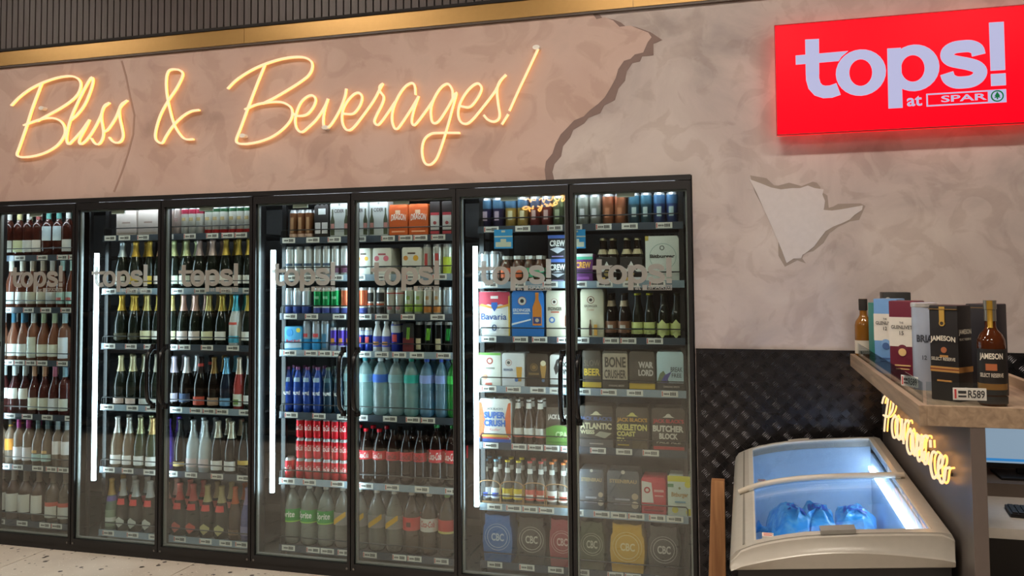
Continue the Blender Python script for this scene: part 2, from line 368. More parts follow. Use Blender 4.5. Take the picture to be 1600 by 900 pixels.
# ------------------------------------------------------------------ neon lettering
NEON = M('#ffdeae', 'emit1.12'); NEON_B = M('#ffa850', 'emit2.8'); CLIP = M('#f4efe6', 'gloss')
def conv(c, ox, oy, s): return [(ox+x/s, oy+y/s) for x, y in c]
A_ = lambda c: conv(c, 0, 50, 3.5556)
B_ = lambda c: conv(c, 340, 50, 2.963)
script = [
 ('B', [A_([(60,408),(105,362),(160,320),(225,285),(300,258),(360,246),(410,248),(440,268),(447,300),(430,345),(390,385),(330,425),(270,458),(205,495)]),
        A_([(130,518),(205,490),(260,478),(310,482),(345,505),(360,545),(350,585),(315,630),(260,665),(200,686),(140,695),(105,692),(92,678),(105,640),(145,525),(175,430),(205,350),(230,285)])]),
 ('l', [A_([(390,490),(430,455),(470,400),(500,330),(515,275),(510,253),(498,262),(470,310),(430,390),(395,470),(375,540),(368,595),(378,622),(400,605),(450,550),(495,487)])]),
 ('i', [A_([(495,487),(470,540),(445,585),(438,612),(450,622),(480,598),(520,540),(556,470),(575,420),(603,395)])]),
 ('s', [A_([(605,393),(580,408),(566,440),(562,480),(570,530),(573,570),(562,605),(542,624),(522,615),(505,590)]), A_([(574,556),(600,538),(640,478),(665,420),(700,382)])]),
 ('s', [A_([(705,380),(675,400),(662,430),(665,480),(678,540),(682,578),(670,606),(646,615),(622,605),(605,585)])]),
 ('ampersand', [A_([(1105,433),(1060,440),(1010,470),(960,520),(920,580),(900,615),(880,612),(862,590),(865,540),(890,460),(930,385),(980,310),(1010,250),(1012,225),(990,210),(950,208),(930,225),(922,270),(925,340),(940,420),(965,510),(1000,570),(1030,595),(1072,595)])]),
 ('B', [B_([(45,262),(85,222),(140,185),(200,155),(280,128),(350,116),(400,118),(432,135),(437,165),(420,200),(380,232),(320,270),(260,305),(205,332)]),
        B_([(125,358),(180,335),(240,325),(295,325),(335,345),(345,375),(335,410),(300,450),(250,485),(190,508),(130,518),(95,515),(85,498),(105,445),(140,350),(180,245),(218,152)])]),
 ('e', [B_([(345,372),(365,388),(410,382),(440,350),(453,315),(440,294),(415,298),(385,325),(365,370),(358,410),(365,445),(388,463),(420,440),(460,400),(495,345),(510,310)])]),
 ('v', [B_([(510,308),(495,360),(488,410),(492,440),(505,445),(530,420),(565,360),(588,300),(595,262)])]),
 ('e', [B_([(580,378),(625,378),(655,345),(668,305),(655,282),(630,288),(600,320),(580,360),(575,405),(585,440),(605,455),(630,440),(670,390),(720,320),(750,265),(765,238)])]),
 ('r', [B_([(765,238),(750,250),(750,272),(768,300),(760,335),(735,385),(725,415),(738,430),(755,418),(790,370),(822,322)])]),
 ('a', [B_([(915,290),(912,250),(898,236),(870,250),(840,290),(815,345),(806,400),(815,440),(830,448),(850,425),(890,365),(930,298)]), B_([(930,296),(908,360),(898,410),(905,430),(920,422),(960,370),(1000,312)])]),
 ('g', [B_([(1088,305),(1085,265),(1065,240),(1035,255),(1005,300),(988,350),(988,400),(1000,422),(1025,410),(1065,350),(1105,280),(1085,360),(1060,450),(1035,530),(1010,590),(980,615),(955,600),(945,550),(955,500),(985,472),(1030,467),(1120,467)])]),
 ('e', [B_([(1118,342),(1165,347),(1200,310),(1221,265),(1210,240),(1185,245),(1150,280),(1122,330),(1113,380),(1125,415),(1150,425),(1180,405),(1230,345),(1280,280),(1310,225),(1335,197)])]),
 ('s', [B_([(1335,197),(1305,230),(1293,270),(1298,330),(1305,380),(1298,405),(1275,415),(1250,405),(1232,385)])]),
 ('exclamation mark', [B_([(1483,78),(1440,170),(1395,265),(1350,365)]), B_([(1345,380),(1330,404),(1315,428)])]),
]
def neon(root, letters, fn, r, off, front=None):
    for nm, strokes in letters:
        mb = MB(); bk = MB()
        for st in strokes:
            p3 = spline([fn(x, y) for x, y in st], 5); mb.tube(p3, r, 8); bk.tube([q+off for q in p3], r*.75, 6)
        o = link('letter', mb.mesh('letter', front or NEON, 60), root); o['label'] = 'glowing warm tube letter ' + nm
        link('backing', bk.mesh('backing', NEON_B, 60), o)
ns = thing('neon_sign', 'large warm handwriting neon sign across the pink mural wall', 'neon sign', (1.8, -.03, 2.5))
O = Vector((1.8, -.03, 2.5))
neon(ns, script, lambda x, y: at_y(x, y, -.03) - O, .0062, Vector((0, .012, 0)))
for x, y in ((65, 169), (379, 212), (838, 74), (508, 199)):
    p = at_y(x, y, -.03)-O
    link('standoff', MB().prism([(p.x+.019*math.cos(a/2.55), p.z+.012*math.sin(a/2.55)) for a in range(16)], -.006, .03).mesh('standoff', CLIP, 30), ns)

# mirrored-in-the-glass sign on the opposite wall
o2 = thing('neon_sign', 'small warm neon sign on the opposite wall, mirrored in the cooler glass', 'neon sign', (.2, -15.96, 3.4))
def opp(x, y): v = at_y(x, y, 15.96); return Vector((v.x-.2, 0, v.z-3.4))
D_ = lambda c: conv(c, 760, 295, 10)
small = [('e', [D_([(1060,250),(1100,245),(1108,215),(1080,205),(1062,230),(1070,268)])]), ('v', [D_([(1055,225),(1040,272),(1010,235)])]), ('e', [D_([(1000,262),(1030,258),(1000,235),(985,262),(960,275)])]),
         ('r', [D_([(960,240),(945,275),(930,240),(905,245)])]), ('y', [D_([(880,250),(870,290),(840,285),(800,270)]), D_([(870,250),(860,320),(835,350),(815,330),(850,300)])]),
         ('s', [D_([(745,275),(725,285),(735,310),(710,312)])]), ('i', [D_([(690,290),(692,320)])]), ('p', [D_([(668,280),(675,320),(685,360)]), D_([(668,285),(620,280),(575,300),(600,325),(660,310)])]),
         ('scroll', [D_([(1240,100),(1215,180),(1180,185),(1205,110),(1150,130),(1130,185),(1080,170),(1050,120),(1020,175),(960,170),(930,120),(900,215),(870,150),(830,180)])]),
         ('scroll', [D_([(780,175),(740,180),(705,165),(700,205),(660,160),(620,170),(570,158)])])]
neon(o2, small, opp, .018, Vector((0, -.02, 0)), M('#ffb860', 'emit9'))

# ------------------------------------------------------------------ coolers
PANE = M('#f3f8f6', 'pane'); LED = M('#d3ebf8', 'emit%g' % LED_E); LEDT = M('#eaf3ff', 'emit%g' % LED_TOP_E)
LINER = M('#4a494a', 'paint'); SILL = M('#c9ccc8', 'paint'); FROST = None
def frost_mat():
    m, nt, b, out = new_mat('frosted_decal'); b.inputs['Base Color'].default_value = lin('#b4b0a8'); b.inputs['Roughness'].default_value = .5
    t = nt.nodes.new('ShaderNodeBsdfTransparent'); mx = nt.nodes.new('ShaderNodeMixShader'); mx.inputs[0].default_value = .78
    tl = nt.nodes.new('ShaderNodeBsdfTranslucent'); tl.inputs[0].default_value = lin('#c4c4c0'); m2 = nt.nodes.new('ShaderNodeMixShader'); m2.inputs[0].default_value = .35
    nt.links.new(b.outputs[0], m2.inputs[1]); nt.links.new(tl.outputs[0], m2.inputs[2])
    nt.links.new(t.outputs[0], mx.inputs[1]); nt.links.new(m2.outputs[0], mx.inputs[2]); nt.links.new(mx.outputs[0], out.inputs[0]); return m
FROST = frost_mat()
DZ0, DZ1 = .040, 2.071
door_me = MB()
def door_frame(mb):
    x0, x1 = .003, W-.003; s = .017
    mb.box(x0, x0+s, -.03, .015, DZ0, DZ1).box(x1-s, x1, -.03, .015, DZ0, DZ1).box(x0+s, x1-s, -.03, .015, DZ1-.042, DZ1).box(x0+s, x1-s, -.03, .015, DZ0, DZ0+.036)
    return mb
door_me = door_frame(MB()).mesh('door', BLACK, 0)
xa, xb, za, zb = .020, W-.020, DZ0+.036, DZ1-.042
pane_me = MB().box(xa, xb, -.016, -.010, za, zb).mesh('glass_pane', PANE, 0)
g = .009
spacer_me = MB().box(xa, xa+g, -.008, .01, za, zb).box(xb-g, xb, -.008, .01, za, zb).box(xa+g, xb-g, -.008, .01, zb-g, zb).box(xa+g, xb-g, -.008, .01, za, za+g).mesh('spacer', ALU, 0)
def handle_mesh(x):
    pts = spline([(x, -.028, 1.218), (x, -.05, 1.20), (x, -.078, 1.165), (x, -.085, 1.05), (x, -.078, .93), (x, -.05, .895), (x, -.028, .877)], 5)
    return MB().tube(pts, .0125, 10).lathe([(0, 1.203), (.016, 1.203), (.016, 1.233), (0, 1.233)], 10, 0, cx=x, cy=-.03).lathe([(0, .862), (.016, .862), (.016, .892), (0, .892)], 10, 0, cx=x, cy=-.03).mesh('handle', M('#121112', 'gloss'), 50)
handleR, handleL = handle_mesh(W-.042), handle_mesh(.042)
ds = .45
dm = MB()
for mb in logo_letters(-.0175, -.0165).values(): dm.add([(x*ds, y, z*ds) for x, y, z in mb.v], mb.f)
t2 = MB(); put_text(t2, 'at', .559, .622, .096, .143, -.0168, 0, .02)
t2.box(.64, .96, -.0175, -.0165, .143, .149).box(.64, .96, -.0175, -.0165, .091, .097).box(.64, .69, -.0175, -.0165, .097, .143).box(.888, .895, -.0175, -.0165, .091, .149).box(.953, .96, -.0175, -.0165, .097, .143)
put_text(t2, 'SPAR', .70, .883, .103, .138, -.0168, 0, .02)
t2.ring(.924, .12, .0255, .0255, .0195, .0195, -.0175, -.0165).prism(tree_shape(.924, .121, .016), -.0175, -.0165)
dm.add([(x*ds, y, z*ds) for x, y, z in t2.v], t2.f)
decal_me = dm.mesh('decal', FROST, 0)
ORD = ['zeroth', 'first', 'second', 'third', 'fourth', 'fifth', 'sixth', 'seventh', 'eighth', 'ninth', 'tenth', 'eleventh', 'twelfth', 'thirteenth', 'fourteenth']
BAYS = {'A': -1, 'B': 1, 'C': 3, 'D': 5}
clab = {'A': 'leftmost black glass-door cooler, cut off by the picture edge, full of wine', 'B': 'black two-door glass cooler full of sparkling wine bottles', 'C': 'black two-door glass cooler full of soft drinks and cans', 'D': 'rightmost black two-door glass cooler full of beer packs'}
screw = MB().lathe([(0, 0), (.006, 0), (.006, .004), (0, .004)], 8).mesh('screw', M('#8a8784', 'metal'), 0)
for b, k0 in BAYS.items():
    X0, X1 = k0*W, (k0+2)*W
    c = thing('glass_door_cooler', clab[b], 'cooler', (X0, 0, 0), 0, 'glass door coolers along the mural wall')
    fr = MB().box(0, 2*W, -.03, .06, 2.074, 2.1).box(0, 2*W, -.02, .06, 0, .037).box(0, .0025, -.022, .05, .037, 2.074).box(2*W-.0025, 2*W, -.022, .05, .037, 2.074)
    fr.box(-.022, .022, .016, .06, .037, 2.074).box(2*W-.022, 2*W+(.022 if b != 'D' else .0), .016, .06, .037, 2.074).box(W-.014, W+.014, .016, .05, .037, 2.074)
    link('frame', fr.mesh('frame', BLACK, 0), c)
    lo = -.0 if b != 'A' else .0
    ln = MB().box(lo, 2*W, 1.10, 1.12, .02, 2.1).box(lo, 2*W, .06, 1.1, 2.095, 2.115).box(lo, 2*W, .02, 1.1, .0, .03)
    if b == 'D': ln.box(2*W-.006, 2*W, .06, 1.1, .03, 2.1)
    if b == 'A': ln.box(0, .006, .06, 1.1, .03, 2.1)
    link('liner', ln.mesh('liner', LINER, 0), c)
    link('sill', MB().box(.02, 2*W-.02, .016, .10, .037, .052).mesh('sill', SILL, 0), c)
    # light strip on the left mullion's back; hidden centre strip added to brighten the stock
    for xs in (.075, W-.030):
        hw = .011 if xs < .1 else .009
        link('light_strip', MB().box(xs-hw, xs+hw, .058, .074, .40, 1.77).mesh('light_strip', LED, 0), c)
    link('light_strip', MB().box(.08, 2*W-.08, .062, .072, 2.05, 2.068).mesh('light_strip', LEDT, 0), c)
    for d in range(2):
        dr = link('door', door_me, c, (d*W, 0, 0))
        link('glass_pane', pane_me, dr); link('spacer', spacer_me, dr); link('handle', handleR if d == 0 else handleL, dr)
        link('decal', decal_me, dr, (.115-.089*ds, 0, 1.535-.092*ds)); link('closer_cover', MB().box(.24, .33, -.006, .004, zb-.028, zb-.006).mesh('closer_cover', M('#c4cabf', 'gloss'), 0), dr)
        for sx in (.02, W-.02):
            link('screw', screw, dr, (sx, -.031, DZ0+.012), (math.pi/2, 0, 0))

# ------------------------------------------------------------------ drink containers
SH = {  # profiles (radius, height)
 'sparkling': [(0,0),(.039,0),(.0435,.005),(.0435,.118),(.041,.145),(.033,.182),(.0225,.217),(.0165,.243),(.0150,.270),(.0150,.285),(.0172,.287),(.0172,.297),(.013,.302),(0,.302)],
 'bordeaux': [(0,0),(.034,0),(.0375,.004),(.0375,.185),(.035,.200),(.026,.216),(.0175,.228),(.0148,.240),(.0145,.290),(.0155,.292),(.0155,.303),(0,.303)],
 'burgundy': [(0,0),(.036,0),(.0395,.004),(.0395,.135),(.036,.158),(.026,.188),(.0175,.215),(.0148,.235),(.0145,.290),(.0155,.292),(.0155,.303),(0,.303)],
 'liter': [(0,0),(.041,0),(.0455,.005),(.0455,.165),(.042,.185),(.029,.21),(.019,.228),(.0155,.245),(.0150,.295),(.0160,.297),(.0160,.31),(0,.31)],
 'beer': [(0,0),(.028,0),(.0305,.004),(.0305,.118),(.029,.132),(.021,.158),(.0155,.178),(.0130,.20),(.0130,.222),(.0140,.224),(.0140,.232),(0,.232)],
 'mini': [(0,0),(.028,0),(.0300,.004),(.0300,.10),(.028,.115),(.018,.138),(.0140,.155),(.0125,.20),(.0125,.218),(.0138,.22),(.0138,.23),(0,.23)],
 'pet2': [(0,0),(.036,0),(.050,.010),(.053,.03),(.053,.085),(.0495,.105),(.0535,.128),(.0535,.20),(.050,.225),(.037,.262),(.022,.29),(.0145,.302),(.0145,.312),(.0158,.313),(.0158,.33),(0,.33)],
 'coke': [(0,0),(.028,0),(.039,.008),(.042,.03),(.0395,.085),(.0385,.10),(.0425,.125),(.0425,.178),(.038,.205),(.027,.24),(.0165,.262),(.0138,.27),(.0138,.277),(.0152,.278),(.0152,.295),(0,.295)],
 'water': [(0,0),(.030,0),(.042,.010),(.045,.03),(.0425,.07),(.045,.10),(.042,.14),(.0445,.175),(.0455,.215),(.043,.24),(.032,.275),(.019,.295),(.0138,.302),(.0138,.307),(.0152,.308),(.0152,.325),(0,.325)],
 'valpre': [(0,0),(.022,0),(.030,.008),(.033,.03),(.0315,.07),(.033,.11),(.033,.16),(.028,.20),(.018,.23),(.0135,.242),(.0135,.248),(.0150,.249),(.0150,.266),(0,.266)],
 'can500': [(0,.003),(.022,.003),(.024,0),(.033,.012),(.033,.150),(.027,.165),(.027,.168),(.024,.166),(0,.165)],
 'can330': [(0,.003),(.022,.003),(.024,0),(.033,.010),(.033,.100),(.027,.113),(.027,.116),(.024,.114),(0,.113)],
 'slim': [(0,.003),(.018,.003),(.020,0),(.0285,.010),(.0285,.138),(.0245,.150),(.0245,.153),(.022,.151),(0,.150)],
 'tall': [(0,.003),(.020,.003),(.022,0),(.0300,.010),(.0300,.155),(.0255,.168),(.0255,.171),(.023,.169),(0,.168)],
 'energy': [(0,.003),(.016,.003),(.018,0),(.0265,.008),(.0265,.120),(.0225,.132),(.0225,.135),(.020,.133),(0,.132)],
 'ebot': [(0,0),(.022,0),(.0275,.006),(.0275,.095),(.025,.112),(.016,.14),(.0125,.152),(.0125,.157),(.014,.158),(.014,.172),(0,.172)],
 'jar': [(0,0),(.026,0),(.030,.004),(.030,.09),(.026,.105),(.020,.115),(.018,.125),(.0195,.126),(.0195,.145),(0,.145)],
}
def rad(prof, z):
    r = 0
    for (r0, z0), (r1, z1) in zip(prof, prof[1:]):
        if z0 <= z <= z1 and z1 > z0: r = max(r, r0+(r1-r0)*(z-z0)/(z1-z0))
    return r
def clip(prof, z0, z1, off):
    o = [(rad(prof, z0+1e-6)+off, z0)] + [(r+off, z) for r, z in prof if z0 < z < z1 and r > 0] + [(rad(prof, z1-1e-6)+off, z1)]
    return o
# variant table: shape, body colour, body kind, bands [(part, z0, z1, colour, kind, arc)], extras
V = {}
def var(name, shape, desc, body, bkind, bands=(), texts=(), diamond=None, tray=None):
    V[name] = dict(t='lathe', shape=shape, desc=desc, body=body, bkind=bkind, bands=bands, texts=texts, diamond=diamond)
_PROTO = {}
NAMES = {'sparkling': ('sparkling_wine_bottle', 'bottle'), 'bordeaux': ('wine_bottle', 'bottle'), 'burgundy': ('wine_bottle', 'bottle'), 'liter': ('wine_bottle', 'bottle'), 'beer': ('beer_bottle', 'bottle'), 'mini': ('cooler_drink_bottle', 'bottle'), 'pet2': ('soda_bottle', 'bottle'), 'coke': ('soda_bottle', 'bottle'), 'water': ('water_bottle', 'bottle'), 'valpre': ('water_bottle', 'bottle'), 'can500': ('beer_can', 'can'), 'can330': ('drink_can', 'can'), 'slim': ('drink_can', 'can'), 'tall': ('drink_can', 'can'), 'energy': ('drink_can', 'can'), 'jar': ('drink_bottle', 'bottle'), 'ebot': ('drink_bottle', 'bottle')}
def proto(name):
    if name in _PROTO: return _PROTO[name]
    v = V[name]; pf = SH[v['shape']]; parts = []
    seg = 20
    if v['shape'] in ('can500', 'can330', 'slim', 'tall', 'energy'):
        zt = pf[4][1]
        body = [q for q in pf[:5]]
        parts.append(('body', MB().lathe(body, seg).mesh('body', M(v['body'], v['bkind']), 50)))
        parts.append(('lid', MB().lathe(pf[4:], seg).mesh('lid', M('#b9babb', 'foil'), 50)))
    else:
        parts.append(('body', MB().lathe(pf, seg).mesh('body', M(v['body'], v['bkind']), 50)))
    for bi, (pn, z0, z1, col, kind, arc) in enumerate(v['bands']):
        cp = clip(pf, z0, z1, .0009+.00035*bi)
        if arc >= 360: cp = cp + ([(0, z1+.001)] if z1 >= pf[-1][1]-.004 else [])
        parts.append((pn, MB().lathe(cp, 16 if arc < 360 else seg, 0, -arc/2 if arc < 360 else 0, arc/2 if arc < 360 else 360).mesh(pn, M(col, kind), 50)))
    if v['diamond']:
        zc, hh, hw, col = v['diamond']; mb = MB(); n = 8; R = rad(pf, zc)+.0024; vs = []; fs = []
        for i in range(n+1):
            u = -1+2*i/n; x = u*hw; h = hh*(1-abs(u)*.75)
            for z in (zc-h*1.15, zc, zc+h): vs.append((R*math.sin(x/R), -R*math.cos(x/R), z))
        for i in range(n):
            for j in range(2): fs.append((i*3+j, i*3+3+j, i*3+4+j, i*3+1+j))
        parts.append(('label', mb.add(vs, fs).mesh('label', M(col, 'paper'), 50)))
    if v['texts']:
        for (s, x0, x1, z0, z1, col, bold, shear) in v['texts']:
            mb = MB(); put_text(mb, s, x0, x1, z0, z1, 0, 0, bold, shear, R=rad(pf, (z0+z1)/2)+.0012+.00035*len(v['bands']))
            parts.append(('lettering', mb.mesh('lettering', M(col, 'paper'), 0)))
    _PROTO[name] = parts; return parts

def sp(name, foil, label, desc, body='#1c211a', lz=(.035, .085), kind='glass', fz=.205, extra=(), dia=None):
    b = [('foil', fz, .302, foil, 'foil', 360)]
    if label: b.append(('label', lz[0], lz[1], label, 'paper', 125))
    V[name] = dict(t='lathe', shape='sparkling', desc=desc, body=body, bkind=kind, bands=tuple(b)+tuple(extra), texts=(), diamond=dia)
def wn(name, cap, label, desc, body, lz=(.03, .105), kind='clear', shape='bordeaux', cz=.238, extra=()):
    H_ = SH[shape][-1][1]
    b = [('capsule', cz, H_, cap, 'paper', 360)]
    if label: b.append(('label', lz[0], lz[1], label, 'paper', 140))
    V[name] = dict(t='lathe', shape=shape, desc=desc, body=body, bkind=kind, bands=tuple(b)+tuple(extra), texts=(), diamond=None)
# wines (first cooler)
AMB, ROSE, RED_, PALE = '#7a3a2c', '#c98f72', '#5a1f22', '#cdb7a2'
wn('a_w', '#c9c9c4', '#dfe0da', 'amber wine bottle with white label', AMB)
wn('a_y', '#c9c08a', '#d7dcb2', 'amber wine bottle with greenish label', AMB)
wn('a_t', '#4f8f86', '#e4e4e0', 'amber wine bottle with teal capsule', AMB)
wn('a_r', '#93433f', '#e4ddd3', 'amber wine bottle with red capsule', AMB)
wn('a_hi', '#4f8f86', '#cfe0e4', 'amber wine bottle with tall pale blue label', AMB, (.10, .19))
wn('r_w', '#e2dccf', '#d9dcda', 'rose wine bottle with white label', '#a8664f', shape='burgundy')
wn('r_c', '#d8c7b0', '#dcd8c6', 'rose wine bottle with cream label', '#a8664f', shape='burgundy')
wn('r_tp', '#bfe0d6', '#bfe0d6', 'rose wine bottle with mint and pink label', '#a8664f', shape='burgundy', extra=(('label_patch', .05, .07, '#e07a70', 'paper', 70),))
wn('n_w', '#cfd3d2', '#d8dad6', 'pale rose bottle with white capsule', ROSE, shape='burgundy')
wn('n_b', '#3f7f9c', '#e2e4e0', 'pale rose bottle with blue capsule', ROSE, shape='burgundy')
wn('n_wb', '#d3dbdc', '#dfe6da', 'pale rose bottle with tall white label', ROSE, (.02, .15))
wn('n_g', '#c3d3ad', '#dfe0cf', 'pale rose bottle with light green capsule', ROSE, shape='burgundy')
wn('n_lb', '#bfdde2', '#e9eef2', 'pale rose bottle with tall white label and ice blue cap', ROSE, (.02, .15))
wn('d_w', '#d5dcda', '#e6e6de', 'dark rose bottle with high white label', '#6e2f31', (.095, .16), shape='burgundy')
wn('d_p', '#d6a582', '#d9d8c5', 'dark rose bottle with peach capsule', '#8a4c44', shape='burgundy')
wn('d_k', '#d97e97', '#dfe3e6', 'dark rose bottle with pink capsule', '#8a4c44', shape='burgundy')
wn('d_b', '#a9cfe0', '#dfdccb', 'dark rose bottle with light blue capsule', '#8a4c44')
wn('s_o', '#2a2622', '#f0a13c', 'clear wine bottle with orange label', PALE, (.09, .165), extra=(('collar', .245, .255, '#c79a3a', 'foil', 360),))
wn('s_m', '#b03a84', '#e6dfe0', 'clear wine bottle with magenta capsule', PALE, (.03, .115))
wn('s_t', '#6f868c', '#bcdcd6', 'clear wine bottle with grey capsule and mint label', PALE, (.03, .075), shape='burgundy', extra=(('seal', .082, .10, '#e3b878', 'paper', 60),))
wn('s_w', '#c6d2d6', '#ece6e2', 'clear wine bottle with white square label', PALE, (.08, .165))
wn('l_w', '#8e7d70', '#e8e6df', 'large dark wine bottle with white label', '#4a352c', (.05, .16), shape='liter', kind='glass')
wn('l_r', '#8e7d70', '#e6e3da', 'large pale bottle with red and white label', '#a38f7f', (.03, .10), shape='liter', extra=(('label_top', .10, .125, '#d2604f', 'paper', 180),))
# sparkling (second cooler)
sp('sil', '#c9d6df', '#e6e4df', 'sparkling bottle with silver foil')
sp('gld', '#d9b04a', None, 'sparkling bottle with gold foil and dark label', extra=(('label', .03, .07, '#4a4630', 'paper', 170),))
sp('gdy', '#d9b04a', '#d8b53d', 'sparkling bottle with gold foil and yellow label')
sp('gdw', '#d8b855', '#efece2', 'sparkling bottle with gold foil and white label')
sp('gdc', '#d3c07a', '#e4e0b8', 'sparkling bottle with pale gold foil and cream label')
sp('pnk', '#dcb3a6', '#eadbd5', 'sparkling bottle with pink foil and white label')
sp('rsl', '#d3bcb8', '#e3d8d4', 'sparkling bottle with rose silver foil')
sp('grn', '#c9cf9c', '#dfe6d3', 'sparkling bottle with pale green foil')
sp('tur', '#5cc3d6', '#4fb6d3', 'turquoise and white sparkling bottle', '#d9dedb', (.02, .06), 'gloss', extra=(('seal', .125, .14, '#d45a4f', 'paper', 90),))
sp('pal', '#cfc7a0', '#e8cfc4', 'dark sparkling bottle with low pinkish label', lz=(.012, .045))
sp('plw', '#d9d3c3', '#e8e6df', 'dark sparkling bottle with low white label', lz=(.012, .045))
sp('lav', '#cdc3d6', '#b7b0c0', 'dark sparkling bottle with lavender foil', '#16120f')
sp('wbl', '#dfe0e4', '#3f5378', 'dark sparkling bottle with white and blue foil', '#16120f')
sp('rdl', '#2a1f1f', '#d65a45', 'dark sparkling bottle with red label', '#16120f', (.02, .07), extra=(('collar', .245, .262, '#d0473f', 'paper', 360),))
sp('tan', '#8c6b3a', '#c9a283', 'dark sparkling bottle with tan label', '#1c1410', (.02, .065))
sp('blu', '#7fc4e6', '#79a9cf', 'dark sparkling bottle with light blue foil and label', '#1c2230', (.02, .065))
sp('crm', '#e0cbb2', '#e5e8d6', 'rose sparkling bottle with white label and green print', '#a2433f', (.02, .09), extra=(('label_patch', .03, .06, '#7f9a54', 'paper', 60),))
sp('clr', '#e6e4e0', '#ece9e4', 'clear sparkling bottle with white foil and label', '#c9b296', (.02, .075), 'clear')
sp('grw', '#c7c79a', '#e9e8e1', 'green sparkling bottle with pale green foil', '#39402a', (.02, .075))
sp('gow', '#d6b177', '#ebe9e2', 'green sparkling bottle with golden foil', '#39402a', (.02, .075))
sp('pur', '#5b3fa8', '#4b3796', 'purple sparkling bottle', '#3a2a78', kind='gloss')
sp('blk', '#2a2a28', '#b79a5a', 'black sparkling bottle with small gold label', '#141312', (.03, .055))
sp('frs', '#cfd6d8', '#d8c8c8', 'frosted silver sparkling bottle', '#c0cbd0', (.03, .08), 'gloss')
sp('blw', '#ded7c2', '#eceae6', 'black sparkling bottle with cream foil and white label', '#141312', (.02, .075))
sp('bgm', '#3a372f', '#c9a64a', 'black sparkling bottle with gold emblem', '#141312', (.06, .085))
sp('flo', '#c9a15a', '#93a58c', 'green and white patterned sparkling bottle', '#6f7f70', (.02, .12), extra=(('neck_band', .17, .2, '#6a5a9a', 'paper', 360), ('label_patch', .05, .075, '#e4e8df', 'paper', 150)))
rc = (('collar', .155, .19, '#d8433f', 'paper', 90),)
sp('dsw', '#c9cbc8', None, 'dark sparkling bottle with silver foil and white diamond label', '#33302b', extra=rc, dia=(.055, .03, .033, '#d5d7cd'))
sp('dsp', '#d9a79a', None, 'dark sparkling bottle with pink foil and diamond label', '#33302b', extra=rc, dia=(.055, .03, .033, '#d4a698'))
sp('dsr', '#c9564f', None, 'dark sparkling bottle with red foil and red diamond label', '#33302b', extra=rc, dia=(.055, .03, .033, '#d65f52'))
sp('dsc', '#cdbf8b', None, 'dark sparkling bottle with champagne foil and cream diamond label', '#33302b', extra=rc, dia=(.055, .03, .033, '#c9bf85'))
sp('ora', '#e0662c', '#7a5a3a', 'brown sparkling bottle with orange foil', '#4f3a2e', (.03, .06))
sp('vio', '#8f86b5', '#7d7fae', 'violet blue sparkling bottle', '#5f6496', kind='gloss')
# soft drinks (third cooler)
def can(name, shape, body, desc, bands=(), texts=()):
    V[name] = dict(t='lathe', shape=shape, desc=desc, body=body, bkind='foil', bands=bands, texts=texts, diamond=None)
can('c_br', 'can500', '#8a5a3c', 'brown tall can', (('label', .03, .13, '#a87850', 'paper', 60),))
can('c_wh', 'tall', '#dfe0dc', 'plain white tall can', (('band', .06, .075, '#4a5a70', 'paper', 120),))
can('c_wp', 'tall', '#dfe0dc', 'white tall can with purple base band', (('band', .02, .06, '#6a3a55', 'paper', 200),))
can('c_wr', 'tall', '#e3e2da', 'white can with red stripe', (('label', .03, .12, '#c94a48', 'paper', 40),))
can('c_gy', 'tall', '#e3e8d8', 'white and lime yellow can', (('band', .01, .1, '#cfe04a', 'paper', 120),))
can('c_wb', 'slim', '#dce3ea', 'white can with blue base', (('band', .008, .055, '#3a4f9a', 'paper', 360),))
can('c_gn', 'slim', '#1f9a54', 'green and white can', (('band', .04, .05, '#e4e6e0', 'paper', 360), ('base_band', .008, .04, '#3d4a9a', 'paper', 360)))
can('c_or', 'slim', '#e8744f', 'orange can with blue base', (('band', .04, .05, '#e4e6e0', 'paper', 360), ('base_band', .008, .04, '#3d4a9a', 'paper', 360)))
can('c_bk', 'slim', '#e4e0da', 'white can with bold black pattern', (('label', .075, .125, '#2a2523', 'paper', 110), ('base_band', .01, .045, '#3a3331', 'paper', 110), ('stripe', .055, .065, '#c4552f', 'paper', 100)))
can('c_wc', 'slim', '#e8e6dc', 'white can with red trim', (('band', .118, .124, '#c4453f', 'paper', 360), ('label', .03, .05, '#c98a86', 'paper', 60)))
can('c_wg', 'slim', '#e4ecd6', 'white can with green fruit print', (('label', .02, .06, '#a9c94a', 'paper', 120), ('emblem', .085, .105, '#b4cf6a', 'paper', 40)))
can('c_wo', 'slim', '#ece8dc', 'white can with orange fruit print', (('label', .015, .05, '#e8974a', 'paper', 120), ('emblem', .085, .105, '#e0b07a', 'paper', 40)))
can('c_lb', 'slim', '#cfe0ea', 'pale blue can')
can('e_sb', 'energy', '#a9b4c0', 'silver energy drink can with light blue base', (('band', .008, .05, '#3a9fd6', 'paper', 360), ('label', .06, .08, '#c94a50', 'paper', 70)))
can('e_tb', 'tall', '#b5bcc4', 'tall silver energy can with light blue base', (('band', .01, .07, '#2f9ad8', 'paper', 360), ('label', .08, .10, '#cf4a50', 'paper', 70)))
can('e_ss', 'tall', '#9fb0bc', 'tall plain silver blue can', (('label', .02, .1, '#3f7aa0', 'paper', 60),))
can('e_pu', 'energy', '#5a3fb0', 'purple and silver slim energy can', (('label', .045, .075, '#c9853a', 'paper', 60), ('band', .008, .035, '#9aa4b8', 'paper', 360)))
can('e_bs', 'energy', '#2f3f9a', 'blue and silver slim energy can', (('label', .05, .085, '#c4474a', 'paper', 60), ('band', .095, .118, '#b9c2cc', 'paper', 360)))
can('e_bl', 'tall', '#2f3fae', 'tall blue and silver energy can', (('label', .06, .10, '#c4474a', 'paper', 60), ('band', .11, .15, '#b9c2cc', 'paper', 360)))
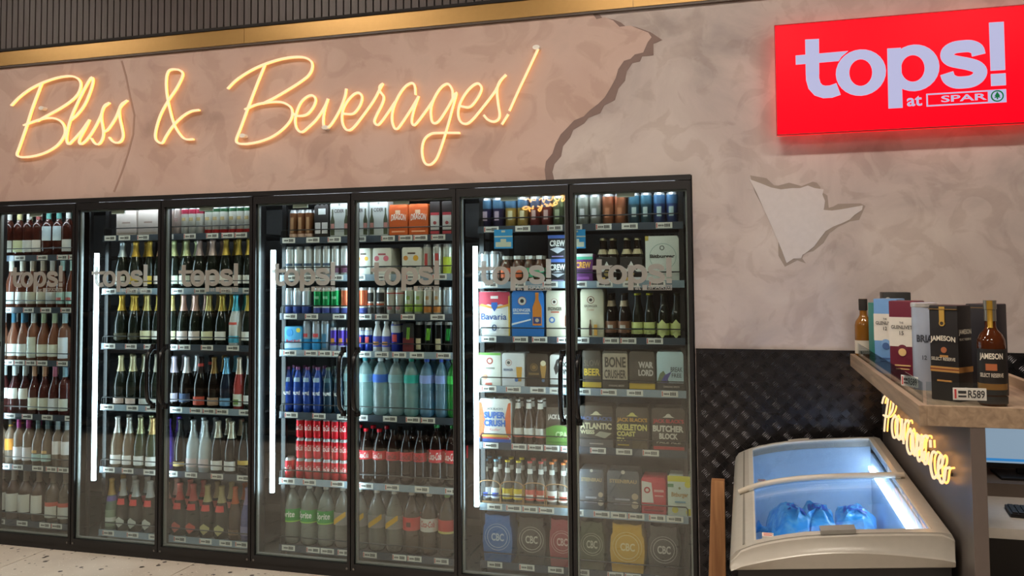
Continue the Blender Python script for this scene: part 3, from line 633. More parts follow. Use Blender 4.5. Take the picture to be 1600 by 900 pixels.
def claw(name, col, desc):
    V[name] = dict(t='lathe', shape='tall', desc=desc, body='#161717', bkind='foil', bands=(('claw_mark', .075, .135, col, 'paper', 9),), texts=(('III', -.016, .016, .07, .135, col, .01, .25),), diamond=None)
claw('m_g', '#7fd03a', 'black tall can with green claw marks'); claw('m_b', '#23b04a', 'black tall can with bright green claw marks')
can('m_k', 'tall', '#1a1a1b', 'plain black tall can', (('label', .02, .08, '#c9bd9a', 'paper', 70),))
V['e_wb'] = dict(t='lathe', shape='ebot', desc='white energy bottle with blue wrap', body='#d9dde0', bkind='gloss', bands=(('label', .03, .09, '#5a63c9', 'paper', 200), ('label_patch', .04, .06, '#c98a4a', 'paper', 80), ('cap', .158, .172, '#e8eaec', 'gloss', 360)), texts=(), diamond=None)
for nm, cap, col, d in (('v_b', '#6a3a60', '#1f3f8f', 'blue sparkling water bottle with white lettering'), ('v_d', '#4a5a50', '#173042', 'dark teal water bottle with white lettering')):
    V[nm] = dict(t='lathe', shape='valpre', desc=d, body=col, bkind='gloss', bands=(('cap', .249, .266, cap, 'gloss', 360), ('neck_band', .18, .205, '#8fa4b8' if nm == 'v_b' else '#3a5a62', 'paper', 90)), texts=(('VALPRÉ', -.029, .029, .105, .128, '#eef2f4', .02, 0),), diamond=None)
def wat(name, cap, lab, desc, body='#d3e6e6'):
    V[name] = dict(t='lathe', shape='water', desc=desc, body=body, bkind='clear', bands=(('cap', .308, .325, cap, 'gloss', 360),) + ((('label', .19, .235, lab, 'paper', 360),) if lab else ()), texts=(), diamond=None)
wat('w_t', '#2f8f9a', '#8fb8bc', 'clear water bottle with teal cap', '#c3e0e0'); wat('w_b', '#dfe4e6', '#3f6fd0', 'clear water bottle with blue label')
wat('w_c', '#7f9fa4', '#7fa4aa', 'clear water bottle with grey label'); wat('w_g', '#2fb09a', '#2fae9f', 'clear water bottle with turquoise label and cap', '#c4e8e4')
wat('w_v', '#3f5fd0', '#8fa4e0', 'bluish water bottle with blue cap', '#a8d4ec'); wat('w_l', '#35c04a', '#49d05a', 'bright green water bottle', '#4fd066')
V['k_r'] = dict(t='lathe', shape='coke', desc='cola bottle with red label and red cap', body='#241512', bkind='glass', bands=(('label', .13, .178, '#d5182a', 'paper', 360), ('cap', .278, .295, '#d5182a', 'gloss', 360)), texts=(('Coca-Cola', -.034, .034, .138, .168, '#f4efe9', .01, .35),), diamond=None)
V['k_b'] = dict(t='lathe', shape='coke', desc='cola bottle with red label and black cap', body='#241512', bkind='glass', bands=(('label', .13, .178, '#c9182a', 'paper', 360), ('cap', .278, .295, '#221c1b', 'gloss', 360)), texts=(('Coca-Cola', -.034, .034, .138, .168, '#2a1a18', .01, .35),), diamond=None)
V['k_2'] = dict(t='lathe', shape='pet2', desc='large cola bottle with red label and green cap', body='#241512', bkind='glass', bands=(('label', .13, .20, '#d5182a', 'paper', 360), ('cap', .313, .33, '#3fae5a', 'gloss', 360)), texts=(('Coca-Cola', -.046, .046, .145, .185, '#f4efe9', .01, .35),), diamond=None)
V['sprt'] = dict(t='lathe', shape='pet2', desc='large clear lemonade bottle with green label', body='#c3c9bf', bkind='clear', bands=(('label', .135, .20, '#2f9a3c', 'paper', 360), ('cap', .313, .33, '#e2e6de', 'gloss', 360), ('label_edge', .128, .135, '#8fce4a', 'paper', 360)), texts=(('Sprite', -.046, .046, .145, .19, '#f4f6ef', .02, .1),), diamond=None)
V['schw'] = dict(t='lathe', shape='pet2', desc='large clear tonic bottle with diagonal yellow stripe label', body='#b9b5aa', bkind='clear', bands=(('label', .13, .20, '#8f8b86', 'paper', 200), ('cap', .313, .33, '#d8d8d0', 'gloss', 360)), texts=(), diamond=None, stripe='#e0ac2c')
V['k_cr'] = dict(t='lathe', shape='pet2', desc='large brown soda bottle with plain red label', body='#8f7a6c', bkind='clear', bands=(('label', .13, .20, '#cf3f3a', 'paper', 360), ('cap', .313, .33, '#c9beb4', 'gloss', 360), ('emblem', .15, .175, '#6a2522', 'paper', 30)), texts=(), diamond=None)
V['k_cw'] = dict(t='lathe', shape='pet2', desc='large brown soda bottle with white and red label', body='#8f7a6c', bkind='clear', bands=(('label', .13, .20, '#d9d4cc', 'paper', 360), ('cap', .313, .33, '#c9beb4', 'gloss', 360)), texts=(('Coca-Cola', -.046, .046, .155, .188, '#c22a30', .01, .35),), diamond=None)
V['k_cy'] = dict(t='lathe', shape='pet2', desc='large brown soda bottle with red and yellow label', body='#8f7a6c', bkind='clear', bands=(('label', .14, .20, '#c93c36', 'paper', 360), ('label_edge', .128, .14, '#d9c77a', 'paper', 360), ('cap', .313, .33, '#7fae6a', 'gloss', 360)), texts=(), diamond=None)
can('k_can', 'can330', '#d8182a', 'single red cola can', (), (('Coca-Cola', -.028, .028, .04, .075, '#f4efe9', .01, .35),))
# beers and cans (fourth cooler)
def bc(name, top, mid, desc, lab='#d8d8d2'):
    can(name, 'can500', mid, desc, (('top_band', .105, .15, top, 'foil', 360), ('label', .04, .09, lab, 'paper', 45)))
bc('b_bp', '#5a7f9c', '#3f3a5c', 'blue and purple beer can', '#b9a4b0'); bc('b_by', '#5a7f9c', '#c9a85a', 'blue and yellow beer can', '#d9cfa0'); bc('b_br', '#5a6f8c', '#8a3f3c', 'blue and red beer can', '#c9a49a')
bc('b_gr', '#7f8f6a', '#6a7a5a', 'green beer can', '#a9b48f'); bc('b_gw', '#b9bdb2', '#a9aea2', 'grey white beer can'); bc('b_or', '#b06a4a', '#b5734f', 'orange red beer can', '#c9845a'); bc('b_tb', '#4f7f94', '#4a6a74', 'teal blue beer can', '#b5c4b9'); bc('b_bl', '#5a84ac', '#4a5f94', 'blue beer can', '#b9cfc9')
can('c_sw', 'tall', '#dfe6ea', 'frosty white tall can')
def jr(name, col, desc): V[name] = dict(t='lathe', shape='jar', desc=desc, body='#5a3a2a', bkind='glass', bands=(('label', .03, .08, col, 'paper', 150), ('cap', .126, .145, '#e0e0da', 'gloss', 360)), texts=(), diamond=None)
jr('j_o', '#e8754a', 'stubby bottle with orange label and white cap'); jr('j_g', '#4fae7f', 'stubby bottle with green label and white cap')
def be(name, body, cap, lab, desc, lz=(.03, .09), extra=(), kind='glass', shape='beer', texts=()):
    V[name] = dict(t='lathe', shape=shape, desc=desc, body=body, bkind=kind, bands=(('cap', SH[shape][-1][1]-.010, SH[shape][-1][1], cap, 'foil', 360), ('label', lz[0], lz[1], lab, 'paper', 170)) + tuple(extra), texts=texts, diamond=None)
be('t_br', '#1c1411', '#2a2018', '#8a5f45', 'dark beer bottle with brown label', extra=(('neck_label', .165, .195, '#cbb79c', 'paper', 200), ('emblem', .05, .07, '#c9c4bc', 'paper', 50)))
be('t_gy', '#1a2016', '#c9c23a', '#cfd88a', 'green beer bottle with square yellow label', (.025, .085), extra=(('label_stripe', .045, .055, '#6a8a3a', 'paper', 170),))
be('t_hx', '#1a2016', '#3a3a2a', '#c9d37a', 'green beer bottle with pointed yellow label', (.02, .08))
V['t_hx']['diamond'] = (.055, .045, .03, '#d0d890')
be('t_cl', '#8a6a5a', '#e4e2dc', '#dedbd2', 'clear beer bottle with white label', (.045, .085), kind='clear', extra=(('neck_label', .185, .215, '#e6e4de', 'paper', 360), ('label_edge', .038, .045, '#c96a5a', 'paper', 170)))
be('d_mt', '#20150f', '#c9c4a4', '#e6e2d6', 'dark beer bottle in mountain print carrier', (.02, .07))
def mi(name, cap, l1, l2, desc): be(name, '#b5aaa0', cap, l1, desc, (.03, .085), kind='clear', shape='mini', extra=(('neck_label', .165, .19, '#dfe0da', 'paper', 360), ('label_patch', .04, .06, l2, 'paper', 80)))
mi('x_b', '#7fb0cc', '#dfe6ee', '#3a5fd6', 'small clear bottle with light blue cap'); mi('x_y', '#dcc23a', '#e2c63a', '#efe9cf', 'small clear bottle with yellow cap'); mi('x_r', '#c9504a', '#d96a5a', '#ece4da', 'small clear bottle with red cap'); mi('x_o', '#e07a3a', '#e6e0d8', '#c9553f', 'small clear bottle with orange cap')

# ---- packs and cartons: front prints in fractions of width/height
PK = {}
def pk(name, desc, h, base, decor=(), caps=None, d=.13, outline=None, nm='beer_carton', cat='carton', kind='paper'):
    PK[name] = dict(desc=desc, h=h, base=base, decor=decor, caps=caps, d=d, outline=outline, nm=nm, cat=cat, kind=kind)
GABLE = [(0, 0), (1, 0), (1, .93), (.95, 1), (.05, 1), (0, .93)]
R_ = lambda x0, x1, z0, z1, c: ('r', x0, x1, z0, z1, c)
T_ = lambda s, x0, x1, z0, z1, c, b=.02, sh=0, ar=0: ('t', s, x0, x1, z0, z1, c, b, sh, ar)
C_ = lambda x, z, r, c, ri=0: ('c', x, z, r, c, ri)
P_ = lambda pts, c: ('p', pts, c)
BOT = lambda x, z0, z1, w, c: P_([(x-w, z0), (x+w, z0), (x+w, z0+(z1-z0)*.55), (x+w*.35, z0+(z1-z0)*.78), (x+w*.35, z1), (x-w*.35, z1), (x-w*.35, z0+(z1-z0)*.78), (x-w, z0+(z1-z0)*.55)], c)
pk('cid', 'white cider carton with two bottle pictures', .205, '#c9cdca', (BOT(.13, .08, .8, .11, '#4a4f35'), BOT(.87, .08, .8, .11, '#4a4f35'), R_(.04, .22, .25, .40, '#c98a80'), R_(.78, .96, .25, .40, '#c98a80'), T_('CIDER', .24, .76, .70, .80, '#4a3a36'), C_(.5, .93, .05, '#8a8a84')), nm='cider_carton')
pk('drg', 'orange six-pack carton with white lettering', .18, '#e0682a', (P_([(0, .85), (.5, 1.02), (.5, .88), (1, .93), (1, .8), (0, .8)], '#d9602a'), T_('DRAGON', .1, .92, .48, .68, '#f4e2cf', .03, .2, .04), R_(.34, .6, .7, .82, '#f0c9a8'), R_(.15, .85, .14, .18, '#f0b088')), nm='cider_carton')
pk('blb', 'dark bottle pack with white labels', .19, '#2a2220', (R_(.06, .44, .15, .48, '#d8d2ce'), R_(.54, .94, .15, .48, '#d8d2ce'), R_(.3, .8, .72, .9, '#cfd2d0')), caps='#1c1a18', nm='drink_pack')
pk('wrb', 'dark bottle pack with white and red label', .19, '#2a1d1a', (R_(.08, .92, .18, .6, '#dcd9d0'), R_(.08, .92, .6, .68, '#c4404a'), R_(.08, .92, .06, .14, '#c4404a'), C_(.5, .38, .16, '#b5504f')), nm='drink_pack')
pk('frt', 'white fruit drink multipack with pink fruit print', .155, '#e2dfd2', (R_(.1, .9, .05, .18, '#d9d6c9'), C_(.22, .62, .13, '#d9707f'), C_(.72, .62, .14, '#d9707f'), R_(.3, .7, .74, .8, '#b04a58'), R_(.25, .75, .3, .34, '#5a6a6a')), nm='drink_pack')
pk('fro', 'white fruit drink multipack with orange fruit print', .155, '#e4e2d6', (C_(.2, .62, .12, '#e09a4a'), C_(.72, .62, .14, '#e6b03a'), R_(.3, .7, .76, .82, '#5a4a40'), R_(.02, .2, .0, .22, '#c94a3f'), R_(.25, .75, .28, .32, '#5a6a6a')), nm='drink_pack')
pk('lbx', 'light blue energy drink four-pack', .14, '#4aa9de', (P_([(0, .3), (1, .5), (1, .15), (0, .1)], '#b9d3e4'), T_('Red Bull', .12, .9, .33, .47, '#d0405a', .02), C_(.82, .85, .12, '#e0d04a'), C_(.3, .75, .2, '#2f8fd0')), nm='drink_pack')
pk('m4', 'black energy four-pack with red base and green claw', .165, '#1b1a1b', (R_(0, 1, .02, .5, '#6a1f24'), T_('III', .34, .66, .45, .85, '#8fd03a', .01, .25)), nm='drink_pack')
pk('crw', 'black and blue beer pack with white lettering', .125, '#23232a', (R_(0, 1, .86, 1, '#4f6fc0'), T_('CREW', .1, .9, .52, .78, '#e6e6e2', .04), P_([(.1, .4), (.5, .5), (.9, .4), (.5, .22)], '#b9bcc4'), R_(.2, .8, .08, .12, '#8f7fae')))
pk('crp', 'purple beer pack with orange lettering', .15, '#6a2f72', (R_(0, 1, .8, .9, '#4fae8a'), R_(0, 1, .9, 1, '#dfe0dc'), T_('CREW', .12, .9, .5, .72, '#e0a04a', .04), R_(.05, .95, .38, .46, '#3a1a40'), R_(.2, .8, .1, .2, '#8f4f96')))
MT = [(0, 0), (1, 0), (1, .36), (.86, .6), (.72, .5), (.5, .86), (.3, .55), (.14, .62), (0, .4)]
pk('mtn', 'dark beer six-pack with white mountain print', .13, '#241d1a', (P_([(.02, .42), (.14, .6), (.3, .52), (.5, .84), (.72, .48), (.86, .58), (.98, .4), (.75, .42), (.5, .6), (.3, .38)], '#e6e6e2'), C_(.5, .36, .14, '#b59a5a'), R_(.04, .42, .06, .2, '#d8b45a'), R_(.58, .96, .06, .2, '#dfe4e8')))
pk('bit', 'tall white beer carton with dark gothic lettering', .235, '#dfe6df', (T_('Bitburger', .14, .88, .50, .60, '#2a2522', .03), C_(.5, .74, .07, '#2a2522', .05), C_(.52, .55, .40, '#9fb5b0', .385), R_(.0, .1, .9, 1, '#c9b45a'), R_(.0, 1, 0, .02, '#c9cfc4')), caps='#2a2a2a')
pk('bav', 'white and red beer pack with blue lettering', .245, '#e8e9e8', (P_([(0, .66), (.3, .72), (.5, .68), (.7, .72), (1, .66), (1, .99), (0, .99)], '#c23a4f'), P_([(.08, .73), (.45, .66), (.42, .62), (.0, .68)], '#e0a24a'), P_([(.98, .73), (.55, .66), (.58, .62), (.99, .68)], '#e0a24a'), P_([(.40, .76), (.60, .76), (.60, .66), (.5, .56), (.40, .66)], '#2f5fae'), R_(.38, .62, .84, .9, '#e8d9d3'), T_('Bavaria', .07, .9, .38, .52, '#2f4f94', .01), T_('0', .42, .58, .14, .28, '#3a5a8f', 0), R_(.96, 1.0, .02, .9, '#e3b93a')), caps='#3a2224')
erd = lambda c, t, bx, bz: (C_(.33, .78, .135, '#a83f3a'), C_(.33, .78, .12, '#e8e0d3', .06), C_(.33, .78, .06, '#2a2a2a'), T_('ERDINGER', .05, .6, .55, .62, t, .03))
pk('erb', 'blue wheat beer pack with large bottle picture', .248, '#2f7fd0', erd(0, '#e6eef4', 0, 0) + (R_(.05, .55, .50, .53, '#cfe0ee'), P_([(0, .30), (.6, .40), (.6, .37), (0, .26)], '#e4eef4'), BOT(.8, .26, .96, .14, '#d9822a'), R_(.68, .92, .3, .44, '#2a3f7a'), C_(.8, .37, .06, '#c9b49a')), caps='#16243a')
pk('erc', 'cream wheat beer pack with blue badge', .248, '#ddd6c0', (C_(.35, .76, .14, '#a83f3a'), C_(.35, .76, .125, '#e8e0d3', .06), C_(.35, .76, .06, '#3a2a22'), T_('ERDINGER', .08, .68, .58, .65, '#3a2f2a', .03), R_(.2, .55, .53, .56, '#c46a55'), C_(.25, .38, .13, '#5a7fc0'), C_(.25, .38, .07, '#e2dcc8'), BOT(.88, .25, .62, .08, '#8a3f2a')))
pk('erd', 'cream wheat beer carton behind the right-hand door', .255, '#d3cbb0', (C_(.45, .78, .16, '#7a3f32'), C_(.45, .78, .13, '#d8cdb4', .07), C_(.45, .78, .07, '#3a2a22'), T_('ERDINGER', .18, .74, .63, .68, '#5a4a3c', .02), T_('Dunkel', .28, .6, .56, .61, '#a86a50', 0, .2), BOT(.42, .06, .38, .06, '#5a3a26'), R_(.58, .72, .06, .28, '#d9a24a')))
pk('erw', 'small white wheat beer pack with green top edge', .18, '#e4e6dc', (R_(0, 1, .93, 1, '#6fae4a'), C_(.5, .76, .15, '#b0524a'), C_(.5, .76, .09, '#e4d9c9'), R_(.3, .72, .52, .57, '#9a9a90'), C_(.28, .28, .12, '#e0a98a'), R_(.3, .6, .05, .12, '#c96a5a')))
pk('erl', 'small white wheat beer pack with beer glass picture', .18, '#dfe3e6', (C_(.3, .72, .14, '#a84f48'), C_(.3, .72, .12, '#e4e0d8', .07), C_(.3, .72, .07, '#3a3a3a'), T_('ERDINGER', .08, .5, .48, .55, '#3f4f7a', .03), P_([(.68, .18), (.86, .18), (.9, .6), (.64, .6)], '#d9a23a'), C_(.65, .22, .08, '#4f7fc0')))
pk('erk', 'dark brown wheat beer pack with beer glass picture', .18, '#3a2c22', (C_(.35, .6, .17, '#8a6a3a', .14), C_(.35, .6, .10, '#8a6a3a'), T_('ERDINGER', .12, .6, .38, .44, '#a88a54', .02), P_([(.72, .25), (.84, .25), (.92, .62), (.86, .78), (.7, .78), (.64, .62)], '#b58a4a'), C_(.78, .72, .12, '#e2d6b4'), C_(.78, .22, .07, '#6a84a4')))
pk('dog', 'white beer pack with black ink drawing', .175, '#dfe0dc', (P_([(.2, .6), (.35, .85), (.5, .9), (.4, .7), (.5, .55), (.3, .4)], '#2a2a2a'), T_('ON', .55, .95, .42, .6, '#2a2a2a', .03), T_('DO', .6, .95, .64, .8, '#2a2a2a', .03), R_(0, 1, 0, .12, '#3a3430')))
pk('slw', 'dark grey beer carton with yellow lettering and band', .20, '#4b4238', (T_('SLOW', .08, .95, .60, .76, '#7f7260', .01), T_('BEER', .08, .95, .36, .54, '#d9b83a', .03), R_(0, 1, .06, .19, '#d0ae38')))
pk('bon', 'dark grey carton with tan panel reading two bold words', .20, '#4b4238', (P_([(.02, .24), (.98, .24), (.98, .9), (.94, .94), (.06, .94), (.02, .9)], '#bcae98'), T_('BONE', .1, .92, .58, .85, '#4a4038', .03), T_('CRUSHER', .08, .92, .30, .52, '#4a4038', .03), T_('DARLING BREW', .25, .85, .09, .14, '#b9b0a4', .02)))
pk('wrl', 'dark grey carton with white block lettering and yellow band', .20, '#4b4238', (T_('WAR', .36, .94, .58, .74, '#c9c4bc', .05), T_('LORD', .36, .94, .38, .54, '#c9c4bc', .05), R_(0, 1, .05, .19, '#d0ae38')))
pk('brk', 'pale blue carton with hill picture and dark base', .20, '#bfdbe2', (R_(0, 1, 0, .22, '#3f3a38'), P_([(0, .22), (.12, .45), (.25, .52), (.4, .36), (.45, .22)], '#6a7a5a'), P_([(.12, .22), (.3, .42), (.55, .5), (.4, .3), (.42, .22)], '#4a4a9a'), T_('BREAK', .52, .96, .5, .62, '#3a4450', .01), T_('FREE', .56, .92, .36, .46, '#3a4450', .01), T_('DARLING BREW', .25, .85, .10, .15, '#b9b0a4', .02)))
pk('sup', 'white beer pack with orange sides and bold blue lettering', .235, '#e2e4e0', (P_([(0, .12), (.14, .2), (.2, .5), (.08, .9), (0, .92)], '#dd6a3a'), P_([(1, .12), (.86, .2), (.8, .5), (.92, .9), (1, .92)], '#dd6a3a'), R_(0, 1, 0, .1, '#2f5aa8'), R_(.05, .95, .10, .14, '#c4404a'), R_(.1, .9, .14, .19, '#e0b04a'), T_("JACK BLACK'S", .24, .76, .74, .80, '#2a2f3a', .03), T_('SUPER', .16, .84, .56, .71, '#2a66b8', .05), T_('CRUSH', .16, .84, .38, .53, '#2a66b8', .05), T_('Radler', .32, .68, .28, .34, '#d0605a', 0, .3)), caps='#4a545a')
pk('cpa', 'brown beer carton with green arched panel', .20, '#4b3f35', (P_([(0, .02), (1, .02), (1, .45), (.75, .52), (.5, .54), (.25, .52), (0, .45)], '#5f8f3c'), T_('CPA', .38, .86, .22, .38, '#b9d09a', .04), T_('JACK BLACK', .08, .98, .66, .82, '#d3ccc0', .04), R_(0, 1, .08, .13, '#4a7a30')))
def jb(nm, desc, tc, l1, l2, c2, extra=()):
    pk(nm, desc, .215, '#4d4136', (C_(.5, .84, .04, c2), P_([(.32, .78), (.68, .78), (.6, .81), (.55, .86), (.45, .86), (.4, .81)], c2), T_("JACK BLACK'S", .04, .96, .63, .75, tc, .04), T_(l1, .03, .95, .45, .60, c2, .05)) + tuple(l2) + tuple(extra))
jb('atl', 'brown beer carton with blue and cream lettering', '#5a6a9a', 'ATLANTIC', (T_('WEISS', .03, .45, .33, .43, '#d8cfa8', .04), P_([(.45, .3), (.6, .4), (.95, .36), (.75, .24)], '#a8a48f'), R_(.02, .98, .02, .2, '#5f5a5a'), R_(.3, .7, .09, .12, '#a8a29a')), '#d8cfa8')
jb('skl', 'brown beer carton with orange and yellow lettering', '#d09a3a', 'SKELETON', (T_('COAST', .03, .6, .31, .43, '#d9cf7a', .05), T_('IPA', .03, .3, .2, .28, '#d9cf7a', .05), R_(.05, .4, .09, .12, '#b59a3a'), R_(.5, .95, .03, .26, '#5f4f34')), '#d9cf7a')
jb('but', 'brown beer carton with red and white lettering', '#c93f44', 'BUTCHER', (T_('BLOCK', .22, .78, .28, .42, '#e2dccf', .05), T_('PALE ALE', .14, .86, .18, .24, '#d8cfc0', .02), R_(.04, .96, .04, .11, '#c94a48')), '#e2dccf')
pk('stl', 'grey blue carton with beer lettering and round pictures', .21, '#5a5c62', (T_('STEENBRAU', .08, .92, .71, .80, '#b9a47a', .03), C_(.5, .68, .2, '#6a6458', .19), C_(.5, .97, .06, '#c9c4b4'), C_(.86, .40, .10, '#b5a48a'), C_(.86, .2, .11, '#c4b8a4'), R_(.25, .7, .3, .34, '#a8aab4'), R_(.2, .72, .2, .23, '#a8aab4')))
pk('rdp', 'red drink carton with white side label', .185, '#cf4550', (P_([(.02, .32), (.5, .32), (.42, .86), (.02, .9)], '#dcd9d4'), C_(.24, .66, .13, '#b8393f'), C_(.24, .66, .07, '#e6dcd4'), R_(.52, .92, .62, .68, '#e8b0ac'), R_(.55, .9, .5, .53, '#e8b0ac'), R_(.1, .9, .1, .14, '#8f2a34')))
pk('btl', 'white carton with lemons and gothic beer lettering', .20, '#d3dfd2', (R_(0, 1, .86, 1, '#e3d835'), C_(.85, .8, .14, '#e6db30'), R_(0, .25, .72, .8, '#4f8a5a'), T_('Bitburger', .16, .86, .46, .60, '#a8802f', .03), C_(.5, .7, .05, '#8f8f5a'), C_(.3, .16, .13, '#dcd23a'), C_(.9, .12, .14, '#e6db30'), R_(.3, .75, .34, .38, '#6a9ab0')))
POUCH = [(.06, 0), (.94, 0), (1, .42), (.97, .72), (.92, .78), (.92, 1), (.75, .965), (.5, .99), (.25, .965), (.08, 1), (.08, .78), (.03, .72), (0, .42)]
for nm, c, ink, dsc in (('cbb', '#3f6fb0', '#c3d3e4', 'blue craft beer pack'), ('cbk', '#4a433e', '#cbc6bd', 'black craft beer pack'), ('cbr', '#a0434a', '#dcb3ae', 'red craft beer pack'), ('cbg', '#545840', '#c3c4ae', 'dark green craft beer pack'), ('cby', '#d9a92c', '#f0dfa4', 'yellow craft beer pack'), ('cbd', '#55504d', '#cbc6c0', 'dark grey craft beer pack')):
    pk(nm, dsc + ' with round monogram', .25, c, (T_('CBC', .3, .72, .44, .60, ink, .03), C_(.5, .52, .34, ink, .325), C_(.5, .52, .42, ink, .41)), outline=POUCH)
pk('gry', 'pinkish grey four-pack of bottles', .16, '#c9bcb4', (R_(.3, .7, .5, .56, '#a08a80'), R_(.1, .9, .1, .14, '#b5a49a')), nm='drink_pack')
# can multipacks: columns of cans in a row
CP = {}
def cp(name, desc, shape, n, body, bands=(), texts=(), rows=2, layers=1):
    CP[name] = dict(desc=desc, n=n, rows=rows, layers=layers, v=name+'_can', shape=shape)
    V[name+'_can'] = dict(t='lathe', shape=shape, desc='', body=body, bkind='foil', bands=bands, texts=texts, diamond=None)
cp('six_p', 'pink topped white can six-pack', 'tall', 3, '#dcdcd4', (('top_band', .128, .155, '#a8324a', 'foil', 360), ('emblem', .085, .105, '#b5a070', 'paper', 60)))
cp('six_g', 'green topped white can six-pack with red base', 'tall', 3, '#dcdcd4', (('top_band', .135, .155, '#2f5a3a', 'foil', 360), ('base_band', .01, .03, '#c4302f', 'foil', 360), ('emblem', .085, .105, '#b5a070', 'paper', 60)))
cp('six_n', 'pale pink can six-pack', 'tall', 3, '#cdbab2', (('emblem', .085, .105, '#a88a84', 'paper', 60),))
cp('six_b', 'brown tall can pack', 'can500', 3, '#8a5838', (('label', .035, .125, '#b58a62', 'paper', 45), ('base_band', .012, .03, '#c9a58f', 'paper', 360)))
cp('six_k', 'red cola can six-pack', 'can330', 3, '#d5182a', (), (('Coca-Cola', -.03, .03, .045, .078, '#f4e9e4', .01, .35),))
cp('four_g', 'green and white can pack', 'slim', 3, '#1f9a54', (('band', .04, .05, '#e4e6e0', 'paper', 360), ('base_band', .01, .04, '#46509a', 'paper', 360), ('emblem', .09, .105, '#8fd0a4', 'paper', 60)))
cp('four_o', 'orange and white can pack', 'slim', 3, '#e8744f', (('band', .04, .05, '#e4e6e0', 'paper', 360), ('base_band', .01, .04, '#46509a', 'paper', 360)))

def make_pack(v, w, key):
    k = (key, round(w, 3))
    if k in _PROTO: return _PROTO[k]
    h, d = v['h'], v['d']; parts = []
    ol = [(x-.5, z) for x, z in (v['outline'] or GABLE)]
    body = MB(); body.prism([(x*w, z*h) for x, z in ol], -d/2, d/2)
    parts.append(('body', body.mesh('body', M(v['base'], v['kind']), 30, .0025 if v['outline'] is None else .004)))
    lay = 0; prints = {}; letters = {}
    y = -d/2
    for i, it in enumerate(v['decor']):
        yy = y-.0006-.00045*i; X = lambda f: (f-.5)*w; Z = lambda f: f*h
        if it[0] == 't':
            _, s, x0, x1, z0, z1, c, bld, shr, ar = it
            mb = letters.setdefault(c, MB()); put_text(mb, s, X(x0), X(x1), Z(z0), Z(z1), y-.0008-.00045*len(v['decor']), 0, bld, shr, arch=ar*h)
            continue
        c = it[-1] if it[0] in 'rp' else it[4]
        mb = prints.setdefault(c, MB())
        if it[0] == 'r': mb.box(X(it[1]), X(it[2]), yy, y+.0005, Z(it[3]), Z(it[4]))
        elif it[0] == 'p': mb.prism([(X(a), Z(b)) for a, b in it[1]], yy, y+.0005)
        elif it[5]: mb.ring(X(it[1]), Z(it[2]), it[3]*w, it[3]*w, it[5]*w, it[5]*w, yy, y+.0005, n=26)
        else: mb.disc(X(it[1]), Z(it[2]), it[3]*w, it[3]*w, yy, y+.0005)
    for c, mb in prints.items(): parts.append(('print', mb.mesh('print', M(c, 'paper'), 0)))
    for c, mb in letters.items(): parts.append(('lettering', mb.mesh('lettering', M(c, 'paper'), 0)))
    if v['caps']:
        for j in range(3):
            cx = (j-1)*w*.31
            parts.append(('bottle_cap', MB().lathe([(0, h-.012), (.0135, h-.012), (.0135, h+.004), (.011, h+.008), (0, h+.008)], 12, 0, cx=cx, cy=-d/2+.016).mesh('bottle_cap', M(v['caps'], 'foil'), 40)))
    if key == 'mtn':      # necks of the beers rising out of the printed carrier
        for j in (-1, 1):
            for yy in (-d/2+.034, d/2-.034):
                parts.append(('bottle_neck', MB().lathe([(.0305, h-.03), (.0305, h-.005), (.027, h+.012), (.0155, h+.045), (.013, h+.065), (.013, h+.092)], 14, 0, cx=j*w*.24, cy=yy).mesh('bottle_neck', M('#20150f', 'glass'), 50)))
                parts.append(('bottle_cap', MB().lathe([(.0142, h+.088), (.0142, h+.096), (.011, h+.100), (0, h+.100)], 14, 0, cx=j*w*.24, cy=yy).mesh('bottle_cap', M('#b9b08a', 'foil'), 50)))
                parts.append(('neck_label', MB().lathe([(.0262, h+.016), (.0172, h+.042)], 14, 0, -70, 70, cx=j*w*.24, cy=yy).mesh('neck_label', M('#cdbf9a', 'paper'), 50)))
    _PROTO[k] = parts; return parts

